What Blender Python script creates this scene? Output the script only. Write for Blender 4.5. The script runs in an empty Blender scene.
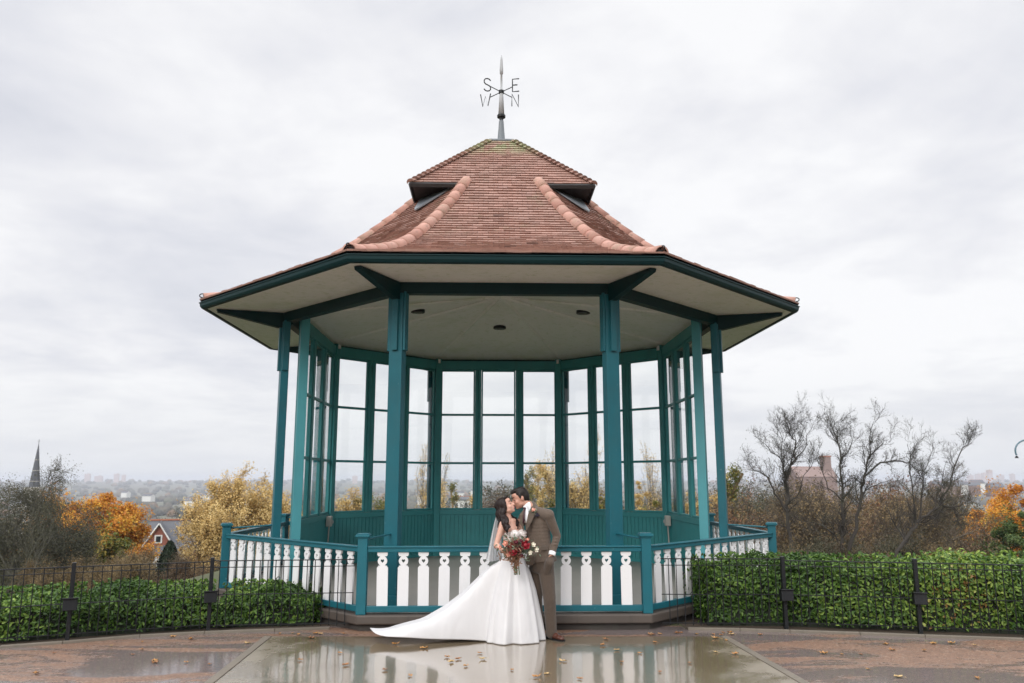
import bpy, bmesh, math, random
import numpy as np
from mathutils import Vector, Matrix, noise as mnoise
rad = math.radians
S = bpy.context.scene
COL = S.collection
random.seed(7)

# ------------------------------------------------------------------ camera
F_PX, PITCH, CAM_H = 786.5, 0.175, 1.87
cam_d = bpy.data.cameras.new('camera')
cam = bpy.data.objects.new('camera', cam_d); COL.objects.link(cam)
cam_d.lens = F_PX * 36 / 1024; cam_d.sensor_width = 36
cam_d.clip_start = .1; cam_d.clip_end = 20000
cam.location = (0, 0, CAM_H); cam.rotation_euler = (math.pi/2 + PITCH, 0, 0)
cam_d.dof.use_dof = True; cam_d.dof.focus_distance = 9.8; cam_d.dof.aperture_fstop = 2.2
S.camera = cam
CP, SP = math.cos(PITCH), math.sin(PITCH)

def at(px, py, Y):
    """world point at distance Y in front that the photograph shows at px, py"""
    r = Vector(((px - 512) / F_PX, CP - SP*(341.5 - py)/F_PX, SP + CP*(341.5 - py)/F_PX))
    t = Y / r.y
    return Vector((r.x*t, Y, CAM_H + r.z*t))

# ------------------------------------------------------------------ helpers
def tag(o, label=None, cat=None, group=None, kind=None):
    if label: o['label'] = label
    if cat: o['category'] = cat
    if group: o['group'] = group
    if kind: o['kind'] = kind
    return o

def empty(name, loc=(0, 0, 0), rz=0, label=None, cat=None, group=None):
    o = bpy.data.objects.new(name, None); COL.objects.link(o)
    o.empty_display_size = .2
    o.location = loc; o.rotation_euler = (0, 0, rz)
    return tag(o, label, cat, group)

def link(name, me, mat=None, parent=None):
    o = bpy.data.objects.new(name, me); COL.objects.link(o)
    if mat is not None:
        for m in (mat if isinstance(mat, (list, tuple)) else [mat]): me.materials.append(m)
    if parent is not None: o.parent = parent
    return o

def smooth(o, on=True):
    me = o.data
    me.polygons.foreach_set('use_smooth', [on]*len(me.polygons))
    return o

def bevel(o, w=.006, seg=2):
    m = o.modifiers.new('edge', 'BEVEL'); m.width = w; m.segments = seg; m.limit_method = 'ANGLE'; m.angle_limit = rad(40)
    return o

class MB:
    def __init__(s): s.v = []; s.f = []; s.mi = []; s.at = []
    def add(s, vs, fs, mi=0, a=0.0):
        n = len(s.v); s.v += [tuple(p) for p in vs]
        for f in fs: s.f.append(tuple(i + n for i in f)); s.mi.append(mi); s.at.append(a)
        return s
    def box(s, c, d, M=None, mi=0, a=0.0):
        x, y, z = (k/2 for k in d)
        vs = [Vector((sx*x, sy*y, sz*z)) for sx in (-1, 1) for sy in (-1, 1) for sz in (-1, 1)]
        if M is not None: vs = [M @ p for p in vs]
        vs = [p + Vector(c) for p in vs]
        return s.add(vs, [(0,1,3,2),(4,6,7,5),(0,4,5,1),(2,3,7,6),(0,2,6,4),(1,5,7,3)], mi, a)
    def quad(s, a, b, c, d, mi=0, at_=0.0): return s.add([a, b, c, d], [(0,1,2,3)], mi, at_)
    def prism(s, pts, z0, z1, mi=0, top=True, bottom=True):
        n = len(pts); vs = [(p[0], p[1], z0) for p in pts] + [(p[0], p[1], z1) for p in pts]
        fs = [(i, (i+1) % n, n+(i+1) % n, n+i) for i in range(n)]
        if top: fs.append(tuple(range(n, 2*n)))
        if bottom: fs.append(tuple(reversed(range(n))))
        return s.add(vs, fs, mi)
    def tube(s, pts, rs, n=8, caps=True, mi=0, a=0.0, flat=(1, 1), up=None):
        pts = [Vector(p) for p in pts]
        if not hasattr(rs, '__len__'): rs = [rs]*len(pts)
        vs = []; prev = None
        for i, p in enumerate(pts):
            t = (pts[min(i+1, len(pts)-1)] - pts[max(i-1, 0)])
            t = t.normalized() if t.length > 1e-9 else Vector((0, 0, 1))
            if prev is None:
                u = up or (Vector((0, 0, 1)) if abs(t.z) < .9 else Vector((1, 0, 0)))
                x = t.cross(Vector(u)).normalized()
            else:
                x = (prev - t*prev.dot(t)); x = x.normalized() if x.length > 1e-6 else prev
            prev = x; y = t.cross(x)
            for k in range(n):
                an = 2*math.pi*k/n
                vs.append(p + x*(math.cos(an)*rs[i]*flat[0]) + y*(math.sin(an)*rs[i]*flat[1]))
        fs = []
        for i in range(len(pts)-1):
            for k in range(n):
                k2 = (k+1) % n
                fs.append((i*n+k, i*n+k2, (i+1)*n+k2, (i+1)*n+k))
        if caps:
            fs.append(tuple(reversed(range(n)))); fs.append(tuple((len(pts)-1)*n + k for k in range(n)))
        return s.add(vs, fs, mi, a)
    def sphere(s, c, r, nu=12, nv=8, M=None, mi=0, a=0.0):
        if not hasattr(r, '__len__'): r = (r, r, r)
        c = Vector(c); vs = []; fs = []
        for j in range(nv+1):
            th = math.pi*j/nv
            for i in range(nu):
                ph = 2*math.pi*i/nu
                p = Vector((r[0]*math.sin(th)*math.cos(ph), r[1]*math.sin(th)*math.sin(ph), r[2]*math.cos(th)))
                if M is not None: p = M @ p
                vs.append(c + p)
        for j in range(nv):
            for i in range(nu):
                i2 = (i+1) % nu
                fs.append((j*nu+i, (j+1)*nu+i, (j+1)*nu+i2, j*nu+i2))
        return s.add(vs, fs, mi, a)
    def mesh(s, name, attr=None):
        me = bpy.data.meshes.new(name); me.from_pydata(s.v, [], s.f)
        if any(s.mi): me.polygons.foreach_set('material_index', s.mi)
        if attr:
            A = me.attributes.new(attr, 'FLOAT', 'FACE'); A.data.foreach_set('value', s.at)
        me.update(); return me
    def build(s, name, mat=None, parent=None, attr=None):
        me = s.mesh(name, attr)
        return link(name, me, mat, parent)

def np_mesh(name, V, Fq, mat=None, parent=None, face_attr=None, sm=False):
    """V (n,3), Fq (m,k) all the same k"""
    me = bpy.data.meshes.new(name)
    V = np.asarray(V, np.float32); Fq = np.asarray(Fq, np.int32); m, k = Fq.shape
    me.vertices.add(len(V)); me.vertices.foreach_set('co', V.ravel())
    me.loops.add(m*k); me.loops.foreach_set('vertex_index', Fq.ravel())
    me.polygons.add(m); me.polygons.foreach_set('loop_start', np.arange(m, dtype=np.int32)*k)
    me.polygons.foreach_set('loop_total', np.full(m, k, np.int32))
    if sm: me.polygons.foreach_set('use_smooth', np.ones(m, bool))
    me.update(calc_edges=True)
    if face_attr is not None:
        A = me.attributes.new('rnd', 'FLOAT', 'FACE'); A.data.foreach_set('value', np.asarray(face_attr, np.float32))
    return link(name, me, mat, parent)

def evaluated(o):
    dg = bpy.context.evaluated_depsgraph_get(); dg.update()
    me = bpy.data.meshes.new_from_object(o.evaluated_get(dg)); return me

def fused(mb, name, mat, parent, voxel=.008, smooth_it=6, loc=None):
    """one continuous skin round all the shapes in mb"""
    t = mb.build('tmp')
    r = t.modifiers.new('r', 'REMESH'); r.mode = 'VOXEL'; r.voxel_size = voxel; r.use_smooth_shade = True
    if smooth_it:
        s = t.modifiers.new('s', 'SMOOTH'); s.iterations = smooth_it; s.factor = .5
    me = evaluated(t); bpy.data.objects.remove(t)
    me.name = name
    return link(name, me, mat, parent)

# ------------------------------------------------------------------ materials
class N:
    """small wrapper round a node tree"""
    def __init__(s, tree): s.t = tree; s.n = tree.nodes; s.l = tree.links
    def new(s, typ, **kw):
        nd = s.n.new(typ)
        for k, v in kw.items():
            if k.startswith('i_'): nd.inputs[k[2:].replace('_', ' ')].default_value = v
            else: setattr(nd, k, v)
        return nd
    def link(s, a, b): s.l.new(a, b)
    def noise(s, scale, detail=4, rough=.55, vec=None, dist=0):
        nd = s.new('ShaderNodeTexNoise'); nd.inputs['Scale'].default_value = scale
        nd.inputs['Detail'].default_value = detail; nd.inputs['Roughness'].default_value = rough
        nd.inputs['Distortion'].default_value = dist
        if vec is not None: s.link(vec, nd.inputs['Vector'])
        return nd.outputs['Fac']
    def ramp(s, fac, stops, interp='LINEAR'):
        nd = s.new('ShaderNodeValToRGB'); nd.color_ramp.interpolation = interp
        e = nd.color_ramp.elements
        while len(e) < len(stops): e.new(.5)
        for q, (p, c) in zip(e, stops):
            q.position = p; q.color = (c, c, c, 1) if not hasattr(c, '__len__') else (*c[:3], 1)
        s.link(fac, nd.inputs['Fac']); return nd.outputs['Color']
    def mix(s, fac, a, b, mode='MIX'):
        nd = s.new('ShaderNodeMix', data_type='RGBA', blend_type=mode)
        for sock, v in ((nd.inputs[0], fac), (nd.inputs[6], a), (nd.inputs[7], b)):
            if hasattr(v, 'is_output') or isinstance(v, bpy.types.NodeSocket): s.link(v, sock)
            elif hasattr(v, '__len__'): sock.default_value = (*v[:3], 1)
            else: sock.default_value = v
        return nd.outputs[2]
    def math(s, op, a, b=None, c=None, clamp=False):
        nd = s.new('ShaderNodeMath', operation=op, use_clamp=clamp)
        for i, v in enumerate((a, b, c)):
            if v is None: continue
            if isinstance(v, bpy.types.NodeSocket): s.link(v, nd.inputs[i])
            else: nd.inputs[i].default_value = v
        return nd.outputs[0]
    def bump(s, h, strength=.3, dist=.01, normal=None):
        nd = s.new('ShaderNodeBump'); nd.inputs['Strength'].default_value = strength; nd.inputs['Distance'].default_value = dist
        s.link(h, nd.inputs['Height'])
        if normal is not None: s.link(normal, nd.inputs['Normal'])
        return nd.outputs['Normal']
    def coord(s, which='Object', scale=None):
        o = s.new('ShaderNodeTexCoord').outputs[which]
        if scale is not None:
            m = s.new('ShaderNodeMapping'); m.inputs['Scale'].default_value = scale
            s.link(o, m.inputs['Vector']); return m.outputs['Vector']
        return o

def mat(name, fn=None, **kw):
    m = bpy.data.materials.new(name); m.use_nodes = True
    n = N(m.node_tree); b = m.node_tree.nodes['Principled BSDF']
    for k, v in kw.items():
        s = b.inputs[k.replace('_', ' ')]
        s.default_value = (*v, 1) if hasattr(v, '__len__') and len(v) == 3 else v
    if fn: fn(n, b)
    return m

def paint(name, c, rough=.42, var=.12, grime=.25, gcol=(.06,.07,.05), bumps=.15, spec=.5, chips=0., chipc=(.30,.33,.32)):
    def fn(n, b):
        b.inputs['Specular IOR Level'].default_value = spec
        co = n.coord(); oi = n.new('ShaderNodeObjectInfo').outputs['Random']
        a = n.noise(2.3, 6, .6, co); d = n.noise(38, 4, .6, co); g = n.noise(1.1, 8, .7, co); st = n.noise(9, 5, .65, n.coord('Object', (1, 1, .09)))
        lo = [x*(1-var) for x in c]; hi = [min(1, x*(1+var)) for x in c]
        col = n.mix(a, lo, hi)
        col = n.mix(n.math('MULTIPLY', oi, .22), col, [min(1, x*.7+.01) for x in c])
        gm = n.math('MULTIPLY', n.ramp(g, [(.52, 0.), (.75, 1.)]), grime)
        gs = n.math('MULTIPLY', n.ramp(st, [(.54, 0.), (.72, 1.)]), grime*.9)
        col = n.mix(n.math('MAXIMUM', gm, gs), col, gcol)
        if chips:
            ch = n.ramp(n.noise(26, 3, .5, co), [(.70, 0.), (.73, 1.)]); col = n.mix(n.math('MULTIPLY', ch, chips), col, chipc)
        n.link(col, b.inputs['Base Color'])
        n.link(n.math('ADD', n.math('MULTIPLY', d, .25), rough-.1), b.inputs['Roughness'])
        n.link(n.bump(n.math('ADD', d, n.math('MULTIPLY', a, .5)), bumps, .004), b.inputs['Normal'])
    return mat(name, fn)

TEAL = paint('teal gloss paint', (.010, .112, .145), .4, .3, .45, (.03, .095, .105), spec=.28, chips=.5, chipc=(.12,.22,.23))
TEAL_IN = paint('teal paint inside', (.040, .235, .25), .45, .2, .35, (.05, .14, .14), spec=.3, chips=.3, chipc=(.10,.26,.26))
WHITE = paint('white gloss paint', (.74, .74, .75), .42, .05, .45, (.45, .45, .38), chips=.6, chipc=(.32,.30,.24))
CREAM = paint('cream soffit paint', (.90, .90, .86), .6, .06, .75, (.58, .64, .46), chips=.25, chipc=(.45,.42,.34))
BLACK = paint('black metal paint', (.010, .011, .013), .45, .2, .25, (.03, .028, .025), spec=.25)
TEAL_SHADE = paint('eaves shaded teal paint', (.001, .023, .026), .42, .2, .4, (.004, .014, .014), spec=.18)  # teal with the shade under the eaves put into its colour
TEAL_SKYLIT = paint('skylit teal paint', (.06, .29, .33), .45, .14, .2, (.05, .15, .16))  # lighter teal: the open skylight on the end posts is painted in
LEAD = paint('weathered lead', (.16, .18, .20), .5, .25, .4, (.3, .31, .32))
GALV = paint('galvanised metal', (.36, .37, .38), .45, .2, .4, (.15, .15, .15))
DARKWOOD = paint('dark creosoted timber', (.022, .02, .02), .7, .2, .2)
GREYBOX = paint('grey plastic', (.42, .41, .38), .5, .1, .3, (.2, .18, .14))

def _tile(n, b):
    at_ = n.new('ShaderNodeAttribute', attribute_name='rnd'); r = at_.outputs['Fac']
    co = n.coord()
    col = n.ramp(r, [(0, (.165, .066, .046)), (.25, (.23, .112, .085)), (.5, (.285, .145, .112)), (.75, (.34, .185, .148)), (.93, (.26, .135, .11)), (1, (.12, .06, .05))])
    g = n.noise(1.3, 7, .7, co); f = n.noise(26, 5, .65, co)
    moss = n.ramp(n.noise(2.2, 9, .75, co), [(.56, 0.), (.72, 1.)])
    col = n.mix(n.math('MULTIPLY', n.ramp(g, [(.4, 0.), (.7, 1.)]), .35), col, (.16, .12, .10))
    col = n.mix(n.math('MULTIPLY', moss, .45), col, (.13, .15, .06))
    # lichen below the lead cap, where water drips off the metal
    sep = n.new('ShaderNodeSeparateXYZ'); n.link(co, sep.inputs[0])
    hi = n.math('MULTIPLY', n.ramp(n.math('MULTIPLY', n.math('SUBTRACT', sep.outputs[2], 7.9), 1.4), [(0, 0.), (.5, 1.)]), n.ramp(n.noise(5, 5, .7, co), [(.38, 0.), (.56, 1.)]))
    col = n.mix(n.math('MULTIPLY', hi, .8), col, (.27, .33, .17))
    col = n.mix(n.math('MULTIPLY', n.ramp(f, [(.35, 0.), (.75, 1.)]), .4), col, (.40, .26, .20))
    n.link(col, b.inputs['Base Color']); b.inputs['Roughness'].default_value = .72
    n.link(n.bump(f, .5, .006), b.inputs['Normal'])
TILE = mat('plain clay roof tile', _tile)
def _hip(n, b):
    at_ = n.new('ShaderNodeAttribute', attribute_name='rnd'); r = at_.outputs['Fac']; co = n.coord()
    col = n.ramp(r, [(0, (.37, .185, .145)), (.5, (.48, .265, .21)), (1, (.42, .24, .195))])
    m = n.ramp(n.noise(4, 9, .75, co), [(.50, 0.), (.68, 1.)])
    col = n.mix(n.math('MULTIPLY', m, .55), col, (.19, .18, .11))
    dk = n.ramp(n.noise(11, 6, .7, co), [(.55, 0.), (.68, 1.)]); col = n.mix(n.math('MULTIPLY', dk, .5), col, (.13, .09, .075))
    n.link(col, b.inputs['Base Color']); b.inputs['Roughness'].default_value = .75
    n.link(n.bump(n.noise(30, 5, .65, co), .4, .006), b.inputs['Normal'])
HIP = mat('pink clay hip tile', _hip)

EDGE = paint('dirty platform edge', (.075, .060, .050), .6, .3, .5, (.04, .035, .03))
def _floorwood(n, b):
    co = n.coord(); a = n.noise(1.2, 7, .65, co); w = n.noise(14, 6, .7, n.coord('Object', (1, .2, 1)))
    col = n.mix(a, (.22, .195, .168), (.36, .325, .285)); col = n.mix(n.math('MULTIPLY', w, .4), col, (.12, .11, .10))
    n.link(col, b.inputs['Base Color']); b.inputs['Roughness'].default_value = .38
    n.link(n.bump(w, .25, .004), b.inputs['Normal'])
PLAT = mat('worn stone platform', _floorwood)
PLINTH = paint('dark brick plinth', (.05, .042, .038), .8, .3, .4)

def _glass(n, b):
    out = n.t.nodes['Material Output']
    tr = n.new('ShaderNodeBsdfTransparent'); tr.inputs[0].default_value = (.99, .998, .995, 1)
    gl = n.new('ShaderNodeBsdfGlossy'); gl.inputs['Roughness'].default_value = .02
    lw = n.new('ShaderNodeLayerWeight'); lw.inputs[0].default_value = .5
    fac = n.math('MULTIPLY_ADD', n.math('POWER', lw.outputs['Facing'], 5.), .6, .035)
    mx = n.new('ShaderNodeMixShader'); n.link(fac, mx.inputs[0])
    n.link(tr.outputs[0], mx.inputs[1]); n.link(gl.outputs[0], mx.inputs[2]); n.link(mx.outputs[0], out.inputs[0])
GLASS = mat('window glass', _glass)
# ------------------------------------------------------------------ bandstand
BX, BD, BYAW = -.2163, 14.884, .0289
RC, RW, RR, RE = 4.01, 3.743, 4.772, 5.345
T8 = math.tan(math.pi/8); C8 = math.cos(math.pi/8)
bs = empty('bandstand', (BX, BD, 0), BYAW, 'octagonal teal bandstand with tiled roof, glazed screens and white balusters, standing behind the couple', 'bandstand')
def octa(R): return [(R*math.cos(rad(-112.5+45*k)), R*math.sin(rad(-112.5+45*k))) for k in range(8)]
def side_rot(k): return rad(-90+45*k) - math.pi/2      # local x along the side, local y outward
def vert_rot(k): return rad(-112.5+45*k) - math.pi/2

# platform
p = MB(); p.prism(octa(4.88), .085, .20)
bevel(p.build('platform', EDGE, bs), .02, 3)
p = MB(); p.prism(octa(4.70), .19, .204); p.build('platform_floor', PLAT, bs)
p = MB(); p.prism(octa(4.80), -.3, .09); bevel(p.build('plinth', PLINTH, bs), .02)

# columns, brackets, ring beams
def V8(R, k, z): a = rad(-112.5+45*k); return Vector((R*math.cos(a), R*math.sin(a), z))
for k in range(8):
    m = MB(); m.box((0, RC, 2.37), (.21, .13, 4.34))
    c = bevel(m.build('column', TEAL, bs), .008); c.rotation_euler.z = vert_rot(k)
    m = MB()
    m.box((0, RC+.085, 4.13), (.09, .05, .86))
    bevel(m.build('casing', TEAL, c), .006)
    for q_ in (-1, 1):
        m = MB(); m.box((q_*.124, RC, 4.13), (.036, .10, .86)); bevel(m.build('casing', TEAL, c), .006)
    m = MB(); m.box((0, RC-.002, .27), (.26, .18, .14)); bevel(m.build('base_block', TEAL, c), .006)
    # cantilever bracket out to the eave corner, tapering
    m = MB()
    pr = [(RC-.12, 4.60), (RC-.10, 4.52), (RC-.05, 4.44), (RC+.14, 4.44), (RE-.22, 4.625), (RE-.20, 4.668), (RC, 4.70), (RC-.12, 4.70)]
    n_ = len(pr); vs = [(-.055, y, z) for y, z in pr] + [(.055, y, z) for y, z in pr]
    m.add(vs, [tuple(range(n_)), tuple(reversed(range(n_, 2*n_)))] + [(i, n_+i, n_+(i+1) % n_, (i+1) % n_) for i in range(n_)])
    q = bevel(m.build('bracket', TEAL_SHADE, bs), .006); q.rotation_euler.z = vert_rot(k)
for k in range(8):
    hw = RC*math.sin(math.pi/8); ap = RC*C8
    m = MB(); m.box((0, ap, 4.62), (2*hw+.1, .14, .17))
    q = bevel(m.build('ring_beam', TEAL_SHADE, bs), .006); q.rotation_euler.z = side_rot(k)

# soffit outside the beams, ceiling inside
m = MB()
NB = 9
for k in range(8):
    for j in range(NB):                      # boards side by side, each a little proud or shy of the next
        r0 = RC*C8-.02 + (RE*C8-.03-RC*C8+.02)*j/NB; r1 = RC*C8-.02 + (RE*C8-.03-RC*C8+.02)*(j+1)/NB - .004
        z0 = 4.705 - .03*j/NB; z1 = 4.705-.03*(j+1)/NB
        P = [V8(r0/C8, k, z0), V8(r0/C8, k+1, z0), V8(r1/C8, k+1, z1), V8(r1/C8, k, z1)]
        Q = [q + Vector((0, 0, .025)) for q in P]
        m.add(P+Q, [(0,1,2,3), (4,7,6,5), (0,4,5,1), (1,5,6,2), (2,6,7,3), (3,7,4,0)])
m.build('eaves_soffit', CREAM, bs)
m = MB()
for k in range(8):
    A, B, C_ = V8(RC, k, 4.69), V8(RC, k+1, 4.69), Vector((0, 0, 5.40))
    U = Vector((0, 0, .03)); m.add([A, B, C_, A+U, B+U, C_+U], [(0,2,1), (3,4,5), (0,1,4,3)])
m.build('ceiling', CREAM, bs)
for k in range(8):
    m = MB(); A = V8(RC-.2, k, 4.70+.02); B = Vector((0, 0, 5.385))
    m.tube([A, B], .045, 4, flat=(1, .6)); m.build('ceiling_rib', CREAM, bs)
for k in (0, 2, 4, 6):
    a = rad(-90+45*k); m = MB()
    m.tube([(1.6*math.cos(a), 1.6*math.sin(a), 5.06), (1.6*math.cos(a), 1.6*math.sin(a), 5.14)], [.135, .135], 20)
    f = m.build('ceiling_light', BLACK, bs)
    m = MB(); m.tube([(1.6*math.cos(a), 1.6*math.sin(a), 5.052), (1.6*math.cos(a), 1.6*math.sin(a), 5.066)], [.09, .09], 20)
    m.build('lens', mat('dead lamp glass', Base_Color=(.12,.12,.12), Roughness=.2), f)

# screens on five sides
apw = RW*C8; hw = RW*math.sin(math.pi/8)
def boards(m, x0, x1, z0, z1, y, w=.095):
    n_ = max(1, round((x1-x0)/w)); w = (x1-x0)/n_
    for i in range(n_):
        m.box((x0+w*(i+.5), y, (z0+z1)/2), (w-.010, .022, z1-z0))
PW, MG, MU = .800, .085, .150
xs = [-hw + MG + PW/2, 0, hw - MG - PW/2]
first_screen = None
for k in (2, 3, 4, 5, 6):
    s = empty('screen', (0, 0, 0)); s.parent = bs; s.rotation_euler.z = side_rot(k)
    if first_screen is None:
        first_screen = s
        m = MB()
        m.box((0, apw, .70), (2*hw-.02, .03, .92)); boards(m, -hw+.06, hw-.06, .23, 1.12, apw-.022)
        boards(m, -hw+.06, hw-.06, .23, 1.12, apw+.024)
        m.build('dado_panel', TEAL_IN, s)
        for z_, d_, h_ in ((.235, .085, .07), (1.165, .10, .10), (4.53, .11, .21)):
            m = MB(); m.box((0, apw, z_), (2*hw-.012, d_, h_)); bevel(m.build('rail', TEAL_IN, s), .006)
        for x, w in ((-hw+MG/2, MG), (xs[0]+PW/2+MU/2-.002, MU), (xs[1]+PW/2+MU/2+.002, MU), (hw-MG/2, MG)):
            m = MB()
            if w > .12: m.box((x, apw, 2.86), (.05, .05, 3.27)); m.box((x-w/4-.001, apw, 2.86), (w/2-.006, .09, 3.28)); m.box((x+w/4+.001, apw, 2.86), (w/2-.006, .09, 3.28))
            else: m.box((x, apw, 2.86), (w-.01, .09, 3.28))
            bevel(m.build('stile', TEAL_IN, s), .005)
        for x in xs:
            z0, z1 = 1.215, 4.425
            m = MB()
            fw = .034
            m.box((x-PW/2+fw/2+.003, apw, (z0+z1)/2), (fw, .058, z1-z0-.004)); m.box((x+PW/2-fw/2-.003, apw, (z0+z1)/2), (fw, .058, z1-z0-.004))
            for z, t in ((z0+.022, .04), (z1-.02, .036), (3.375, .048), (2.265, .048)): m.box((x, apw, z), (PW-2*fw-.007, .054, t))
            f = bevel(m.build('window', TEAL_IN, s), .004)
            m = MB()
            for a, b in ((z0+.04, 2.243), (2.287, 3.353), (3.397, z1-.036)):
                m.box((x, apw, (a+b)/2), (PW-2*fw-.004, .006, b-a))
            m.build('glass', GLASS, f)
    else:
        for ch in first_screen.children:
            c = ch.copy(); COL.objects.link(c); c.parent = s
            for g in ch.children:
                d = g.copy(); COL.objects.link(d); d.parent = c
for k in range(2, 8):                                         # corner and end posts
    big = k in (2, 7)
    m = MB(); m.box((0, RW-.045, 2.44), (.13 if not big else .20, .13 if not big else .15, 4.48))
    q = bevel(m.build('corner_post' if not big else 'end_post', TEAL_SKYLIT if big else TEAL_IN, bs), .006); q.rotation_euler.z = vert_rot(k)
    if not big:
        m = MB(); v = V8(RW-.13, k, 4.62); m.box(v, (.05, .05, .09)); m.build('junction_box', WHITE, bs)
# switch boxes with a small lamp on the end panels
for k, sx in ((2, -1), (6, 1)):
    e = empty('switch_box'); e.parent = bs; e.rotation_euler.z = side_rot(k)
    m = MB(); m.box((sx*(hw-.33), apw-.10, 1.08), (.15, .10, .20)); bevel(m.build('case', GREYBOX, e), .012)
    m = MB(); m.tube([(sx*(hw-.33), apw-.10, .98), (sx*(hw-.33), apw-.075, .24)], .014, 8); m.build('conduit', GREYBOX, e)
    m = MB(); m.sphere((sx*(hw-.22), apw-.11, 1.06), (.045, .06, .05)); smooth(m.build('lamp', GALV, e))

# balustrade
def curve_mesh(polys, ext):
    cu = bpy.data.curves.new('c', 'CURVE'); cu.dimensions = '2D'; cu.fill_mode = 'BOTH'; cu.extrude = ext
    for pts in polys:
        sp = cu.splines.new('POLY'); sp.points.add(len(pts)-1)
        for q, (x, y) in zip(sp.points, pts): q.co = (x, y, 0, 1)
        sp.use_cyclic_u = True
    o = bpy.data.objects.new('c', cu); COL.objects.link(o); me = evaluated(o); bpy.data.objects.remove(o)
    me.transform(Matrix.Rotation(math.pi/2, 4, 'X')); return me
def baluster_mesh():
    h = .665; w = .070; L = []
    right = [(w, 0), (w, .475), (w-.012, .482), (w-.012, .494), (.030, .500)]
    for i in range(-62, 63, 12):
        a = rad(i); right.append((.060*math.cos(a), .555 + .060*math.sin(a)))
    right += [(.030, .612), (w-.010, .616), (w-.010, .628), (w-.004, .632), (w-.004, h)]
    left = [(-x, y) for x, y in reversed(right)]
    heart = []
    for i in range(28):
        t = 2*math.pi*i/28
        heart.append((.0019*12*math.sin(t)**3*1.0, .556 + .0017*(13*math.cos(t)-5*math.cos(2*t)-2*math.cos(3*t)-math.cos(4*t))))
    me = curve_mesh([right+left, heart], .012); me.name = 'baluster'; me.materials.append(WHITE); return me
BAL = baluster_mesh()
hr = RR*math.sin(math.pi/8); apr = RR*C8
for k in range(8):
    # newel post with a flared cap and a thin tie rod to the column
    m = MB(); m.box((0, RR, .67), (.125, .125, .94)); n0 = bevel(m.build('newel_post', TEAL, bs), .008); n0.rotation_euler.z = side_rot(0) if k in (0, 1) else vert_rot(k)
    if k in (0, 1):
        n0.location = Vector(V8(RR, k, 0)) - Matrix.Rotation(side_rot(0), 3, 'Z') @ Vector((0, RR, 0))
    m = MB(); m.box((0, RR, 1.148), (.145, .145, .020)); m.box((0, RR, 1.172), (.18, .18, .030)); m.box((0, RR, 1.193), (.155, .155, .014))
    bevel(m.build('cap', TEAL, n0), .006)
    m = MB(); m.tube([V8(RR-.05, k, 1.12), V8(RC+.05, k, 1.15)], .014, 8); m.build('tie_rod', TEAL, bs)
for k in range(8):
    if k == 4: continue
    e = empty('balustrade'); e.parent = bs; e.rotation_euler.z = side_rot(k)
    m = MB(); m.box((0, apr, .992), (2*hr-.11, .07, .055)); m.box((0, apr, 1.029), (2*hr-.12, .10, .020))
    bevel(m.build('handrail', TEAL, e), .008)
    m = MB(); m.box((0, apr, .265), (2*hr-.12, .075, .075)); bevel(m.build('bottom_rail', TEAL, e), .006)
    for i in range(13):
        b = bpy.data.objects.new('baluster', BAL); COL.objects.link(b); b.parent = e
        x = (i-6)*(2*hr/14); b.location = (x, apr+.002*random.uniform(-1, 1), .299)
        b.rotation_euler = (rad(random.uniform(-.6, .6)), rad(random.uniform(-.8, .8)), rad(random.uniform(-1.2, 1.2)))

# ---- roof
ZG, AG = 7.06, 1.63
prof = [(5.00, 4.80), (4.72, 4.872), (4.45, 4.965), (4.08, 5.10), (3.71, 5.275), (3.26, 5.57), (2.62, 6.09), (2.04, 6.63), (AG, ZG)]
upper = [(AG, ZG), (.22, 8.50)]
def catmull(P, n=12):
    out = []
    for i in range(len(P)-1):
        p0 = P[max(i-1, 0)]; p1 = P[i]; p2 = P[i+1]; p3 = P[min(i+2, len(P)-1)]
        for j in range(n):
            t = j/n
            out.append(tuple(.5*((2*p1[c]) + (-p0[c]+p2[c])*t + (2*p0[c]-5*p1[c]+4*p2[c]-p3[c])*t*t + (-p0[c]+3*p1[c]-3*p2[c]+p3[c])*t**3) for c in (0, 1)))
    out.append(P[-1]); return out
def resample(P, step):
    out = [P[0]]; acc = 0
    L = [math.dist(P[i], P[i+1]) for i in range(len(P)-1)]; tot = sum(L); n_ = round(tot/step); st = tot/n_
    tgt = st; cum = 0; i = 0
    for j in range(1, n_):
        while cum + L[i] < j*st: cum += L[i]; i += 1
        t = (j*st-cum)/L[i]; out.append(tuple(P[i][c]*(1-t)+P[i+1][c]*t for c in (0, 1)))
    out.append(P[-1]); return out
GA = .105
low = resample(catmull(prof), GA); up = resample(upper, GA)
rt = random.Random(3)
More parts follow.
